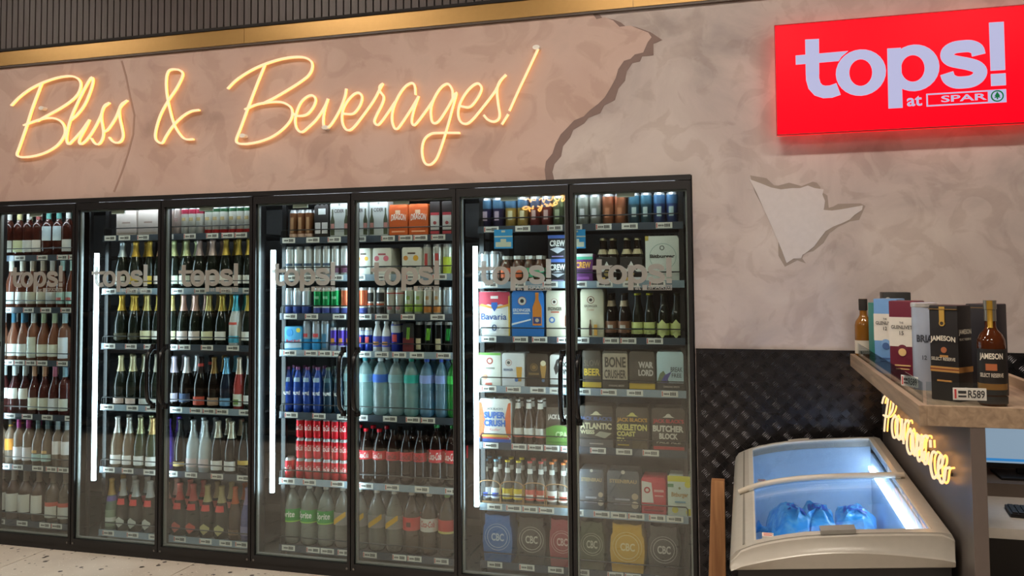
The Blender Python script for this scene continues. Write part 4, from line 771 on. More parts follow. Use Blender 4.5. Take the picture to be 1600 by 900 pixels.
# ------------------------------------------------------------------ stock: shelf by shelf, item@pixel-column of the photograph turned into shelf positions
ZL = {'A': [1.733, 1.404, 1.074, .739, .423, .079], 'B': [1.845, 1.52, 1.187, .818, .443, .066], 'C': [1.807, 1.592, 1.373, 1.166, .815, .444, .071], 'D': [1.843, 1.547, 1.258, .995, .697, .377, .077]}
LH = .035; SF = .10     # lip height, shelf front
STOCK = {
 'A1': 'a_w@10 a_y@26 a_w@41 a_r@56 a_hi@72 a_hi@88 a_w@103',
 'A2': 'r_w@15 r_w@32 r_c@48 r_c@64 r_w@79 r_tp@95 r_tp@110',
 'A3': 'n_w@4 n_b@20 n_b@35 n_wb@51 n_g@67 n_g@84 n_lb@100',
 'A4': 'd_w@7 d_w@23 d_w@39 d_p@54 d_p@70 d_k@86 d_b@102',
 'A5': 's_o@3 s_o@18 s_m@31 s_m@46 s_t@61 s_t@76 s_w@92 s_w@106',
 'A6': 'l_w@6 l_w@25 l_w@44 l_w@64 l_r@86 l_r@106',
 'B1': 'gry@178-210 gry@212-245 six_n@247-277 six_p@278-313 six_g@315-351 six_g@353-389',
 'B2': 'sil@189 gdy@210 gdy@232 pnk@248 grn@270 grn@290 rsl@310 rsl@331 gdw@352 gdw@372 gdw@388',
 'B3': 'gld@189 gld@210 gdc@229 gdw@247 gdc@268 pnk@286 pnk@305 gdc@326 gdw@347 tur@368 gdw@388',
 'B4': 'pal@189 pal@208 plw@228 plw@246 lav@272 wbl@292 rdl@314 tan@335 blu@354 crm@374 sil@390',
 'B5': 'clr@185 clr@203 grw@221 gow@240 pur@264 blk@283 frs@303 frs@322 blw@342 blw@363 bgm@384',
 'B6': 'flo@177 dsw@195 dsw@215 dsw@237 dsp@262 dsr@283 dsr@304 dsc@326 dsc@348 ora@369 vio@388',
 'C1': 'six_b@449-486 blb@490-513 cid@515-545 cid@546-575 cid@577-607 drg@608-638 drg@639-670 wrb@672-689 wrb@691-708',
 'C2': 'c_wh@452 c_wh@467 c_wh@482 c_wh@497 c_wh@511 c_wp@525 c_wp@540 fro@556-579 frt@582-612 fro@628-659 c_wr@669 c_wr@685 c_gy@701',
 'C3': 'c_wb@451 c_wb@465 c_wb@479 four_g@487-528 four_o@530-571 c_bk@581 c_bk@596 c_wc@611 c_wc@625 c_wg@640 c_wg@655 c_wo@670 c_wo@685 c_lb@701',
 'C4': 'lbx@444-471 e_tb@480 e_tb@495 e_ss@509 e_pu@522 e_pu@534 e_pu@546 e_bs@564 e_bs@576 e_wb@590 e_wb@604 e_bl@619 m4@629-647 m_k@656 m_g@671 m_k@687 m_b@702',
 'C5': 'v_b@450 v_b@466 v_b@481 v_b@497 v_d@513 v_d@529 w_c@547 w_t@571 w_b@595 w_c@619 w_g@643 w_v@667 w_v@690 w_l@709',
 'C6': 'k_can@453 six_k*3@460-500 six_k*3@502-541 k_r@551 k_r@572 k_r@593 k_b@614 k_b@635 k_b@656 k_2@682 k_2@707',
 'C7': 'sprt@458 sprt@484 sprt@510 schw@536 schw@562 schw@589 schw@616 k_cr@643 k_cw@670 k_cy@698',
 'D1': 'b_bp@762 b_bp@781 b_by@801 b_by@820 b_br@839 b_br@857 b_gr@876 b_gr@896 b_gw@915 b_gw@934 b_or@954 b_or@973 b_tb@995 b_tb@1014 b_bl@1035 b_bl@1055',
 'D2': 'c_sw@757 c_sw@775 j_o@792 j_o@810 j_g@828 j_g@845 crw*2@858-889 crp@898-929 mtn@934-967 mtn@971-1007 bit@1011-1065',
 'D3': 'bav@749-798 erb@800-851 erc@854-892 erd@908-945 t_br@956 t_br@976 t_gy@997 t_gy@1016 t_hx@1038 t_hx@1059',
 'D4': 'erw@748-783 erl@784-820 erk@822-857 dog@859-890 slw@910-940 bon@941-982 wrl@983-1024 brk@1026-1069',
 'D5': 'sup@748-798 t_cl@809 t_cl@826 t_cl@844 cpa@852-892 atl@904-958 skl@961-1013 but@1017-1070',
 'D6': 'x_b@758 x_b@774 x_y@792 x_y@809 x_r@827 x_r@844 x_o@861 x_o@879 stl@903-942 stl@946-997 rdp@999-1038 btl@1040-1078',
 'D7': 'cbb@752-799 cbk@805-851 cbr@855-896 cbg@901-942 cby@949-1004 cbd@1008-1058',
}
DOORPX = [(113, 1), (253, 2), (398, 3), (551, 4), (716, 5), (893, 6), (2000, 7)]
def door_of(px):
    for lim, d in DOORPX:
        if px < lim: return d
GRP = {'bottle': 'bottles standing in the glass-door coolers', 'can': 'cans standing in the glass-door coolers', 'carton': 'drink packs standing in the glass-door coolers'}
def fit_label(desc, order, shelf, door, uniq):
    tail = '%s shelf, %s door' % (ORD[shelf], ORD[door])
    if len((desc + ' ' + order + ' ' + tail).split()) <= 16: return desc + ', ' + order + ', ' + tail
    if uniq: return desc + ', ' + tail
    ws = desc.split()
    return ' '.join(ws[:16-len((order + ' ' + tail).split())]) + ', ' + order + ', ' + tail
def place(parts, name, label, cat, loc, grp=None, rz=0):
    t = thing(name, label, cat, loc, rz, grp or GRP.get(cat))
    for pn, me in parts: link(pn, me, t)
    return t
def stripe_parts(parts):
    # diagonal yellow stripe wrapped over the label
    R = .0552; vs = []; fs = []
    for i in range(11):
        x = -.046+.0092*i; zc = .165+.62*x
        for z in (zc-.015, zc+.015): vs.append((R*math.sin(x/R), -R*math.cos(x/R), max(.128, min(.204, z))))
    for i in range(10): fs.append((2*i, 2*i+2, 2*i+3, 2*i+1))
    return parts + [('stripe', MB().add(vs, fs).mesh('stripe', M('#e0ac2c', 'paper'), 50))]
_sp = None
rowfloor = {}
for rk, row in STOCK.items():
    bay, n = rk[0], int(rk[1:]); zs = ZL[bay][n-1]+.026
    per = {}; back = {}
    items = []
    for tok in row.split():
        nm, px = tok.split('@'); mult = 1
        if '*' in nm: nm, mult = nm.split('*'); mult = int(mult)
        items.append((nm, px, mult))
    ypx = 600; zk = {'A5': .95, 'B2': .985, 'C5': .975}.get(rk, 1)
    ext = []
    for nm, px, mult in items:
        if '-' in px:
            a, b = map(float, px.split('-')); ext.append((at_y(a, ypx, SF+.018).x, at_y(b, ypx, SF+.018).x, 0))
        else:
            R = max(r for r, z in SH[V[nm]['shape']]) + .002; x = at_y(float(px), ypx, SF+.018+R).x; ext.append((x, x, R))
    def slim(i):
        s_ = 1.0; x0, x1, R = ext[i]
        for j in (i-1, i+1):
            if 0 <= j < len(ext):
                d_ = (x0-ext[j][1]) if j < i else (ext[j][0]-x1); s_ = min(s_, (d_-.0006)/(R+ext[j][2]))
        return max(.8, s_)
    for ii, (nm, px, mult) in enumerate(items):
        if '-' in px:
            a, b = map(float, px.split('-'))
        else: a = b = float(px)
        d = door_of((a+b)/2); per[d] = per.get(d, 0)+1
        order = ORD[per[d]] + ' from left'; uniq = sum(1 for q in items if q[0] == nm) == 1; where = '%s shelf, %s door' % (ORD[n], ORD[d])
        if nm in V:
            v = V[nm]; R = max(r for r, z in SH[v['shape']]); Y = SF+.018+R
            parts = proto(nm)
            if 'stripe' in v:
                if _sp is None: _sp = stripe_parts(parts)
                parts = _sp
            x = at_y(a, ypx, Y).x
            onm, cat = NAMES[v['shape']]
            place(parts, onm, fit_label(v['desc'], order, n, d, uniq), cat, (x, Y, zs), None, random.uniform(-.12, .12)).scale = (slim(ii), slim(ii), zk)
            if v['shape'] in ('sparkling', 'bordeaux', 'burgundy', 'beer', 'mini', 'can500', 'pet2', 'coke', 'water', 'valpre', 'liter', 'tall', 'jar'):
                back[d] = back.get(d, 0)+1
                place(parts, onm, fit_label(v['desc'], ORD[back[d]] + ' in back row', n, d, False), cat, (x, Y+2*R+.012, zs), None, random.uniform(-.3, .3)).scale = (slim(ii), slim(ii), zk)
        elif nm in PK:
            v = PK[nm]; Y = SF+.018+v['d']/2
            xa_, xb_ = at_y(a, ypx, SF+.018).x, at_y(b, ypx, SF+.018).x; w = xb_-xa_-.003
            parts = make_pack(v, w, nm)
            for m in range(mult):
                lab = fit_label(v['desc'], order, n, d, uniq)
                if mult > 1: lab = v['desc'] + (', top' if m else ', lower') + ' of two, ' + where
                place(parts, v['nm'], lab, v['cat'], ((xa_+xb_)/2, Y, zs+m*(v['h']+.001)))
        else:
            c = CP[nm]; pf = SH[c['shape']]; R = max(r for r, z in pf); H_ = pf[-2][1]
            xa_, xb_ = at_y(a, ypx, SF+.018).x, at_y(b, ypx, SF+.018).x; pitch = (xb_-xa_)/c['n']; s = min(1, pitch/(2*R+.0008))
            parts = proto(c['v'])
            for m in range(mult):
                lay = ['bottom', 'middle', 'top'][m]
                lab = fit_label(c['desc'], order, n, d, uniq)
                if mult > 1: lab = '%s, %s of the %s stack, %s' % (c['desc'], lay, 'left' if a < 480 else 'right', where)
                t = thing('can_pack', lab, 'can pack', ((xa_+xb_)/2, SF+.018+R*s, zs+m*(H_+.001)), 0, 'can packs in the glass-door coolers')
                for i in range(c['n']):
                    for j in range(c['rows']):
                        cn = None
                        for pn, me in parts:
                            if cn is None:
                                cn = link('can', me, t, ((i-(c['n']-1)/2)*pitch, j*(2*R*s+.0005), 0)); cn.scale = (s, s, 1)
                            elif j == 0 or pn == 'lid': link(pn, me, cn)
                x0 = -(xb_-xa_)/2; 

# shelves, racks, price tags, wire guards
TAGM = [M('#e2e1da', 'paper'), M('#c44a44', 'paper'), M('#3a3a3c', 'paper')]
def tag_mesh(seed):
    r = random.Random(seed); mb = MB().box(0, .082, -.0012, 0, 0, .030)
    if seed % 3: mb.box(.002, .007, -.0018, -.0011, .003, .027, 1)
    x = .012
    for k in range(5): wv = r.uniform(.003, .005); mb.box(x, x+wv, -.0018, -.0011, .010, .019, 2); x += wv+.0015
    x = .043
    for k in range(4): mb.box(x, x+.0055, -.0018, -.0011, .007, .023, 2); x += .0075
    return mb.mesh('price_tag', TAGM, 0)
TAGS = [tag_mesh(i) for i in range(6)]
RAIL = M('#4a525c', 'gloss'); SHELF = M('#2b2a2a', 'paint'); WIRE = M('#1b1a1a', 'paint'); RAILC = M('#8fa0ac', 'gloss')
rx = {'A': (.06, 1.14), 'B': (.695, 1.80), 'C': (1.92, 3.015), 'D': (3.115, 4.20)}
rlab = {'A': 'black shelf rack of wine behind the leftmost cooler doors', 'B': 'black shelf rack holding sparkling wine in the second cooler', 'C': 'black shelf rack holding soft drinks in the third cooler', 'D': 'black shelf rack holding beer in the rightmost cooler'}
for b in 'ABCD':
    X0, X1 = rx[b]
    if b == 'A': X0, X1 = -.50, .585
    t = thing('shelf_rack', rlab[b], 'shelf rack', (X0, SF, .03), 0, 'shelf racks inside the coolers')
    L_ = X1-X0
    for ux in (0, L_-.025):
        for uy in (.02, .62): link('upright', MB().box(ux, ux+.025, uy, uy+.025, 0, 2.0).mesh('upright', BLACK, 0), t)
    for i, zl in enumerate(ZL[b]):
        z = zl-.03
        s = link('shelf', MB().box(0, L_, .004, .64, .012, .024).box(0, L_, .002, .008, 0, .026).mesh('shelf', SHELF, 0), t, (0, 0, z))
        link('price_rail', MB().box(0, L_, -.002, .002, 0, LH).box(0, L_, -.006, .002, -.002, .001).mesh('price_rail', RAIL if i % 2 == 0 or b == 'A' else RAILC, 0), s)
        gz = LH+.042
        link('guard_rail', MB().tube([(.004, .006, .02), (.004, .006, gz-.01), (.012, .006, gz), (L_-.012, .006, gz), (L_-.004, .006, gz-.01), (L_-.004, .006, .02)], .0035, 6).mesh('guard_rail', WIRE, 50), s)
        r = random.Random(i*7+ord(b)); x = .012 + r.uniform(0, .03)
        while x < L_-.09:
            link('price_tag', TAGS[r.randrange(6)], s, (x, -.0022, .0025)); x += .084+r.choice((.004, .02, .05, .07, .09))
# light blue promotion cards hung on the top shelf rail
for x0, x1, lab in ((772, 801, 'light blue promotion card hanging under the top shelf, sixth door'), (886, 915, 'light blue promotion card beside the mullion of the seventh door')):
    p0 = at_y(x0, 359, .085); p1 = at_y(x1, 388, .085); w, h = p1.x-p0.x, p0.z-p1.z
    t = thing('promotion_card', lab, 'card', (p0.x, .085, p1.z), 0, 'light blue promotion cards')
    link('card', MB().box(0, w, 0, .0015, 0, h).mesh('card', M('#2f9ad8', 'paper'), 0), t)
    link('print', MB().box(w*.08, w*.92, -.001, 0, h*.08, h*.34).box(w*.35, w*.65, -.0012, 0, h*.3, h*.5).box(0, w, -.001, 0, h*.6, h*.66).box(w*.4, w*.6, -.001, 0, h*.85, h*.95).mesh('print', M('#cfd0b8', 'paper'), 0), t)
# rope-handled carriers round the small bottles on the sixth shelf
zs = ZL['D'][5]+.026
for k, (a, b_) in enumerate(((758, 774), (792, 809), (827, 844), (861, 879))):
    Y = SF+.012
    xa_, xb_ = at_y(a, 600, Y+.03).x-.034, at_y(b_, 600, Y+.03).x+.034
    t = thing('bottle_carrier', 'brown loop-handled carrier round the small bottles with %s caps' % ['light blue', 'yellow', 'red', 'orange'][k], 'bottle carrier', ((xa_+xb_)/2, Y, zs), 0, 'loop-handled carriers on the sixth shelf')
    w = xb_-xa_
    link('loop', MB().tube(spline([(-w/2, 0, .004), (-w/2, 0, .09), (-w/2+.018, 0, .118), (0, 0, .125), (w/2-.018, 0, .118), (w/2, 0, .09), (w/2, 0, .004)], 4), .0028, 6).mesh('loop', M('#a8825a', 'matt'), 50), t)
    link('tray', MB().box(-w/2, w/2, -.001, .001, 0, .018).mesh('tray', M('#8a6a48', 'matt'), 0), t)

# ------------------------------------------------------------------ chest freezer
FX0, FX1, FYB, FYF = 4.43, 5.07, -.09, -1.47
prof = [(4.43, .700), (4.436, .728), (4.45, .747), (4.48, .762), (4.508, .774), (4.55, .787), (4.603, .800), (4.66, .811), (4.732, .821), (4.82, .830), (4.911, .838), (5.0, .8445), (5.045, .846), (5.062, .842), (5.07, .825)]
def zf(x, y=-1.47):
    x = max(FX0, min(FX1, x))
    for (a, z0), (b, z1) in zip(prof, prof[1:]):
        if a <= x <= b: return z0+(z1-z0)*(x-a)/(b-a) + .026*(y+1.47)/1.38
def sheet(x0, x1, y0, y1, th, dz=0, nx=14, ny=2, mb=None):
    # curved panel following the freezer top
    mb = mb or MB(); vs = []; fs = []
    xs = sorted(set([x0, x1] + [a for a, _ in prof if x0 < a < x1]))
    ys = [y0+(y1-y0)*j/ny for j in range(ny+1)]
    nX, nY = len(xs), len(ys)
    for lv in (0, -th):
        for x in xs:
            for y in ys: vs.append((x, y, zf(x, y)+dz+lv))
    o = nX*nY
    for i in range(nX-1):
        for j in range(nY-1):
            q = (i*nY+j, i*nY+j+1, (i+1)*nY+j+1, (i+1)*nY+j); fs.append(q if (y1 < y0) else q[::-1]); fs.append(tuple(o+k for k in (q[::-1] if (y1 < y0) else q)))
    per = [(i, 0) for i in range(nX)] + [(nX-1, j) for j in range(1, nY)] + [(i, nY-1) for i in range(nX-2, -1, -1)] + [(0, j) for j in range(nY-2, 0, -1)]
    for (i, j), (k, l) in zip(per, per[1:]+per[:1]): fs.append((i*nY+j, k*nY+l, o+k*nY+l, o+i*nY+j))
    return mb.add(vs, fs)
fz = thing('chest_freezer', 'grey rimmed ice chest freezer with sloping glass lids beside the counter', 'freezer', (4.75, -.78, 0))
FO = Vector((4.75, -.78, 0))
def flink(nm, mb, mat, sm=35, bev=0, parent=None):
    mb.fix = True; mb.v = [(x-FO.x, y-FO.y, z) for x, y, z in mb.v]; return link(nm, mb.mesh(nm, mat, sm, bev), parent or fz)
RIM = M('#b9b3a8', 'gloss')
flink('body', MB().box(4.455, 4.485, -1.446, -.10, .06, .69).box(5.03, 5.06, -1.446, -.10, .06, .74).prism([(4.455, .06), (5.06, .06), (5.06, .745), (4.455, .69)], -1.46, -1.447).box(4.485, 5.03, -.135, -.10, .06, .70).box(4.485, 5.03, -1.447, -.135, .06, .30), M('#1c1a1b', 'paint'), 0)
for cx in (4.52, 4.99):
    for cy in (-1.36, -.19): flink('caster', MB().lathe([(0, 0), (.03, 0), (.03, .05), (.012, .06), (0, .06)], 12, 0, cx=cx, cy=cy), BLACK)
IX0, IX1, IY0, IY1 = 4.505, 5.015, -1.435, -.15
col = MB(); sheet(FX0, IX0, FYF, FYB, .03, mb=col); sheet(IX1, FX1, FYF, FYB, .03, mb=col); sheet(IX0, IX1, IY1, FYB, .03, mb=col); sheet(IX0, IX1, FYF, IY0, .03, mb=col)
zb_ = lambda x: .690+(x-4.43)*.095
xs = [a for a, _ in prof]
for (xa2, xb2) in zip(xs, xs[1:]):
    for yy, th in ((FYF, -.018), (FYB, .0)):
        if yy == FYF: bul = .018
        v = [(xa2, yy, zb_(xa2)), (xb2, yy, zb_(xb2)), (xb2, yy, zf(xb2, yy)-.03), (xa2, yy, zf(xa2, yy)-.03)]
        col.add(v, [(0, 1, 2, 3)])
for xx in (FX0, FX1):
    col.add([(xx, FYF, zb_(xx)), (xx, FYB, zb_(xx)), (xx, FYB, zf(xx, FYB)-.03), (xx, FYF, zf(xx, FYF)-.03)], [(0, 1, 2, 3)])
flink('rim', col, RIM, 50)
# raised smile-shaped front fascia
fa = MB(); vs = []; n = 20
for i in range(n+1):
    u = i/n; x = FX0+.004+(FX1-FX0-.008)*u; top = zf(x)-.003; bot = zb_(x)-.002; mid = bot+(top-bot)*(.32+.5*math.sin(math.pi*min(1, u*1.02))*.5)
    for z, y in ((bot, FYF-.002), (bot+.006, FYF-.016), (mid-.006, FYF-.022), (mid, FYF-.014), (top-.004, FYF-.010), (top, FYF-.002)): vs.append((x, y, z))
fs = [(i*6+j, (i+1)*6+j, (i+1)*6+j+1, i*6+j+1) for i in range(n) for j in range(5)]
fs += [tuple(range(5, -1, -1)), tuple(n*6+j for j in range(6))]
flink('front_fascia', fa.add(vs, fs), RIM, 50)
ICEW = M('#c6dcf2', 'paint')
ZB = .40
lin_ = MB()
ix0, ix1, iy0, iy1 = IX0-.0, IX1+.0, IY0, IY1
lin_.box(ix0, ix1, iy0, iy1, ZB-.01, ZB)
for (a, b, c, d) in ((ix0-.01, ix0, iy0, iy1), (ix1, ix1+.01, iy0, iy1)): 
    zt = zf((a+b)/2, -.8)-.045; lin_.box(a, b, c, d, ZB, zt)
lin_.box(ix0, ix1, iy1, iy1+.01, ZB, zf(4.55)-.03).box(ix0, ix1, iy0-.01, iy0, ZB, zf(4.55)-.04)
flink('liner', lin_, ICEW, 0)
lc = MB(); sheet(IX0+.0, IX1, iy1-.001, iy1+.009, .16, -.031, mb=lc); flink('liner_edge', lc, ICEW, 0)
flink('light_strip', MB().box(ix1-.014, ix1-.002, iy0+.03, iy1-.03, .745, .760), M('#e2efff', 'emit26'), 0)
GL = M('#eef5fa', 'acrylic')
for y0, y1, dz, nm in ((-.845, IY1+.012, .004, 'rear'), (IY0-.012, -.80, -.006, 'front')):
    l = flink('glass_lid', sheet(IX0-.01, IX1+.01, y0, y1, .004, dz), GL, 50); l['label'] = nm + ' sliding curved glass lid'
    e = MB(); sheet(IX0-.012, IX0+.006, y0, y1, .012, dz+.004, mb=e); sheet(IX1-.006, IX1+.012, y0, y1, .012, dz+.004, mb=e)
    if nm == 'rear': sheet(IX0-.012, IX1+.012, y1-.016, y1, .012, dz+.004, mb=e)
    else: sheet(IX0-.012, IX1+.012, y0, y0+.014, .012, dz+.004, mb=e)
    flink('lid_edge', e, M('#c9c4b8', 'gloss'), 50, 0, l)
def arc_bar(y, r, x0, x1, dz): return MB().tube([(x, y, zf(x, y)+dz) for x in [x0+(x1-x0)*i/16 for i in range(17)]], r, 8)
flink('lid_bar', arc_bar(-.835, .011, 4.455, 5.04, .012), M('#c3b8a6', 'gloss'), 50)
flink('lid_bar', arc_bar(-.80, .006, 4.50, 5.02, .0), M('#a9a49a', 'gloss'), 50)
flink('latch', sheet(4.70, 4.80, -1.475, -1.425, .012, .012), M('#8f8c86', 'gloss'), 50)
flink('handle_plate', sheet(4.67, 4.76, -.145, -.10, .01, .008), M('#cfc8ba', 'gloss'), 50)
for x in (4.56, 4.88): flink('vent', sheet(x, x+.025, -.12, -.105, .003, .002), M('#2a2826', 'matt'), 0)
flink('guide_rail', sheet(4.47, 4.476, FYF+.03, FYB-.03, .004, .003), M('#8a857c', 'gloss'), 0)
for (x, y) in ((4.53, -1.40), (4.525, -.66)):
    s = flink('price_sticker', MB().box(x, x+.035, y-.02, y+.02, zf(x)-.004, zf(x)+.004), M('#e6d9cc', 'paper'), 0)
    flink('print', MB().box(x+.004, x+.03, y-.012, y-.004, zf(x)+.004, zf(x)+.0046).box(x+.004, x+.03, y+.006, y+.012, zf(x)+.004, zf(x)+.0046), M('#b5473f', 'paper'), 0, 0, s)

# ice bags
def bag_mat():
    m, nt, b, out = new_mat('ice_bag_film'); L = nt.links.new
    tc = nt.nodes.new('ShaderNodeTexCoord'); n = nt.nodes.new('ShaderNodeTexNoise'); n.inputs['Scale'].default_value = 9; n.inputs['Detail'].default_value = 4; n.inputs['Distortion'].default_value = 2
    L(tc.outputs['Object'], n.inputs['Vector']); r = ramp(nt, [(.4, '#36a4ee'), (.6, '#74c8f6')]); L(n.outputs['Fac'], r.inputs[0]); L(r.outputs[0], b.inputs['Base Color'])
    b.inputs['Roughness'].default_value = .2
    bp = nt.nodes.new('ShaderNodeBump'); bp.inputs['Strength'].default_value = .5; bp.inputs['Distance'].default_value = .01
    n2 = nt.nodes.new('ShaderNodeTexNoise'); n2.inputs['Scale'].default_value = 38; L(tc.outputs['Object'], n2.inputs['Vector']); L(n2.outputs['Fac'], bp.inputs['Height']); L(bp.outputs[0], b.inputs['Normal'])
    return m
BAG = bag_mat(); INK = M('#1f4fb8', 'paper')
def ice_bag(loc, rz, tilt, sx, sy, sz, seed, lab):
    r = random.Random(seed); t = thing('ice_bag', lab, 'ice bag', loc, rz, 'blue bags of ice in the freezer')
    mb = MB(); nu, nv = 22, 14; vs = []; ph = [r.uniform(0, 6) for _ in range(8)]
    def surf(u, v):
        a = 2*math.pi*u; b = math.pi*(v-.5)
        e = lambda c, p: math.copysign(abs(c)**p, c)
        k = 1+.06*math.sin(5*a+ph[0])*math.cos(3*b+ph[1])+.05*math.sin(9*a+ph[2])+.05*math.sin(7*b+ph[3]+2*a)
        return Vector((sx*e(math.cos(b), .6)*e(math.cos(a), .65)*k, sy*e(math.cos(b), .6)*e(math.sin(a), .65)*k, sz*(e(math.sin(b), .8)*k+1)))
    rot = Matrix.Rotation(tilt, 3, 'Y')
    for j in range(nv+1):
        for i in range(nu): vs.append(rot @ surf(i/nu, j/nv))
    fs = [(j*nu+i, j*nu+(i+1) % nu, (j+1)*nu+(i+1) % nu, (j+1)*nu+i) for j in range(nv) for i in range(nu)]
    zmin = min(v.z for v in vs); vs = [v-Vector((0, 0, zmin)) for v in vs]
    link('film', mb.add(vs, fs).mesh('film', BAG, 70), t)
    # printed lettering lying on the upper face
    pr = MB()
    for (s, y0, y1, x0, x1) in (('ICE', -.25, .35, -.6, .6),):
        tv, tf = text2d(s, .04, .15); o = []
        for a, b in tv:
            x, y = (x0+(x1-x0)*a)*sx, (y0+(y1-y0)*b)*sy
            best = None
            q = max(0, 1-(abs(x)/sx)**2.6)**.5*max(0, 1-(abs(y)/sy)**2.6)**.5
            p = rot @ Vector((x, y, sz*(1+q*1.04)+.006)); o.append(p-Vector((0, 0, zmin)))
        pr.add(o, tf)
    link('lettering', pr.mesh('lettering', INK, 0), t)
    link('twist', MB().lathe([(0, 0), (.02, .0), (.012, .03), (.03, .05), (0, .055)], 10).mesh('twist', BAG, 60), t, tuple(rot @ Vector((-sx*.98, 0, sz*.9))-Vector((0, 0, zmin))), (0, -1.2, 0))
ice_bag((4.59, -.52, ZB), .1, .4, .074, .16, .12, 1, 'blue ice bag slumped against the left wall of the freezer')
ice_bag((4.757, -.45, ZB), .03, .05, .072, .16, .11, 2, 'middle blue ice bag in the freezer, between the other two upright bags')
ice_bag((4.914, -.43, ZB), -.03, 0, .082, .16, .11, 3, 'rightmost blue ice bag in the freezer, nearest the counter')
ice_bag((4.595, -.80, ZB), .0, .1, .075, .11, .085, 4, 'small blue ice bag in front of the slumped one in the freezer')

# wooden board between cooler and freezer
WOODP = wood_mat('board_wood', '#8a5c38', '#b07f52', 2)
bd = link('wooden_board', MB().add([(4.300, -.34, 0), (4.385, -.34, 0), (4.385, -.28, 0), (4.300, -.28, 0), (4.330, -.32, .69), (4.388, -.32, .69), (4.388, -.26, .69), (4.330, -.26, .69)], [(0,3,2,1),(4,5,6,7),(0,1,5,4),(1,2,6,5),(2,3,7,6),(3,0,4,7)]).mesh('wooden_board', WOODP, 30, .003))
tag(bd, 'upright oak board standing between the cooler and the freezer', 'board')

# ------------------------------------------------------------------ till counter
TW = wood_mat('tray_wood', '#8d7762', '#b39a80', 1)
LAM = M('#5b5450', 'paint'); LAM2 = M('#6a5f5a', 'paint')
ct = thing('till_counter', 'dark laminate till counter with raised oak display tray beside the freezer', 'counter', (5.085, -.85, 0))
CO = Vector((5.085, -.85, 0))
def clink(nm, mb, mat, sm=35, bev=0, parent=None):
    mb.v = [(x-CO.x, y-CO.y, z) for x, y, z in mb.v]; return link(nm, mb.mesh(nm, mat, sm, bev), parent or ct)
clink('side_panel', MB().box(5.085, 5.118, -1.63, -.02, 0, 1.182), LAM, 0)
clink('panel_edge', MB().box(5.083, 5.120, -1.634, -1.63, 0, 1.182), LAM2, 0)
TX0, TX1, TYF, TZ0, TZ1 = 4.955, 5.42, -1.635, 1.183, 1.238
tray = clink('display_tray', MB().box(TX0+.02, TX1-.02, TYF+.02, -.022, TZ0, TZ0+.022), TW, 0)
for (x0, x1, y0, y1) in ((TX0, TX0+.02, TYF, -.02), (TX1-.02, TX1, TYF+.02, -.02), (TX0+.02, 5.9, TYF, TYF+.02)): clink('tray_edge', MB().box(x0, x1, y0, y1, TZ0-.001, TZ1), TW, 0, .0015)
ACR = M('#eef4f6', 'acrylic')
clink('acrylic_guard', MB().box(TX0+.024, TX0+.027, -1.55, -.06, TZ0+.022, TZ1+.055), ACR, 0)
clink('acrylic_guard', MB().box(TX0+.03, 5.19, -1.585, -1.582, TZ0+.022, TZ1+.06), ACR, 0)
ZT = TZ0+.022
# neon on the side panel
ps2 = thing('neon_sign', 'small warm handwriting neon sign on the dark counter side above the freezer', 'neon sign', (5.055, -.9, 1.0))
PO = Vector((5.055, -.9, 1.0))
E_ = lambda c: conv(c, 1360, 600, 5.293)
pour = [('P', [E_([(98,158),(112,110),(148,84),(184,108),(190,170),(174,232),(140,272),(108,258)]), E_([(152,92),(136,200),(122,300),(115,390)])]),
        ('o', [E_([(205,258),(182,300),(178,380),(192,442),(214,430),(224,360),(216,290),(205,258)])]), ('u', [E_([(228,285),(222,380),(230,450),(246,452),(257,380),(262,290)]), E_([(262,290),(258,390),(268,465)])]),
        ('r', [E_([(283,330),(275,420),(274,495)]), E_([(276,400),(290,318),(312,300),(318,325)])]),
        ('o', [E_([(330,368),(306,430),(303,520),(322,578),(342,560),(347,470),(338,395),(330,368)])]), ('v', [E_([(352,400),(355,500),(367,592),(382,520),(392,415)])]),
        ('e', [E_([(390,545),(414,515),(412,450),(400,428),(388,480),(386,580),(402,638),(422,612)])]), ('r', [E_([(432,430),(427,530),(424,625)]), E_([(430,480),(446,432),(470,430),(474,450)])]),
        ('i', [E_([(450,560),(444,620),(450,662),(468,645),(478,575)]), E_([(495,462),(498,525)])]), ('c', [E_([(545,575),(520,560),(500,610),(500,700),(522,778),(548,755)])]),
        ('e', [E_([(560,705),(592,665),(597,612),(582,590),(563,640),(562,745),(585,815),(608,795),(622,705),(655,692)])])]
neon(ps2, pour, lambda x, y: at_x(x, y, 5.055) - PO, .0042, Vector((.012, 0, 0)))
link('mounting', MB().box(.02, .03, -.5, .5, -.005, .005).mesh('mounting', M('#3a3634', 'paint'), 0), ps2)

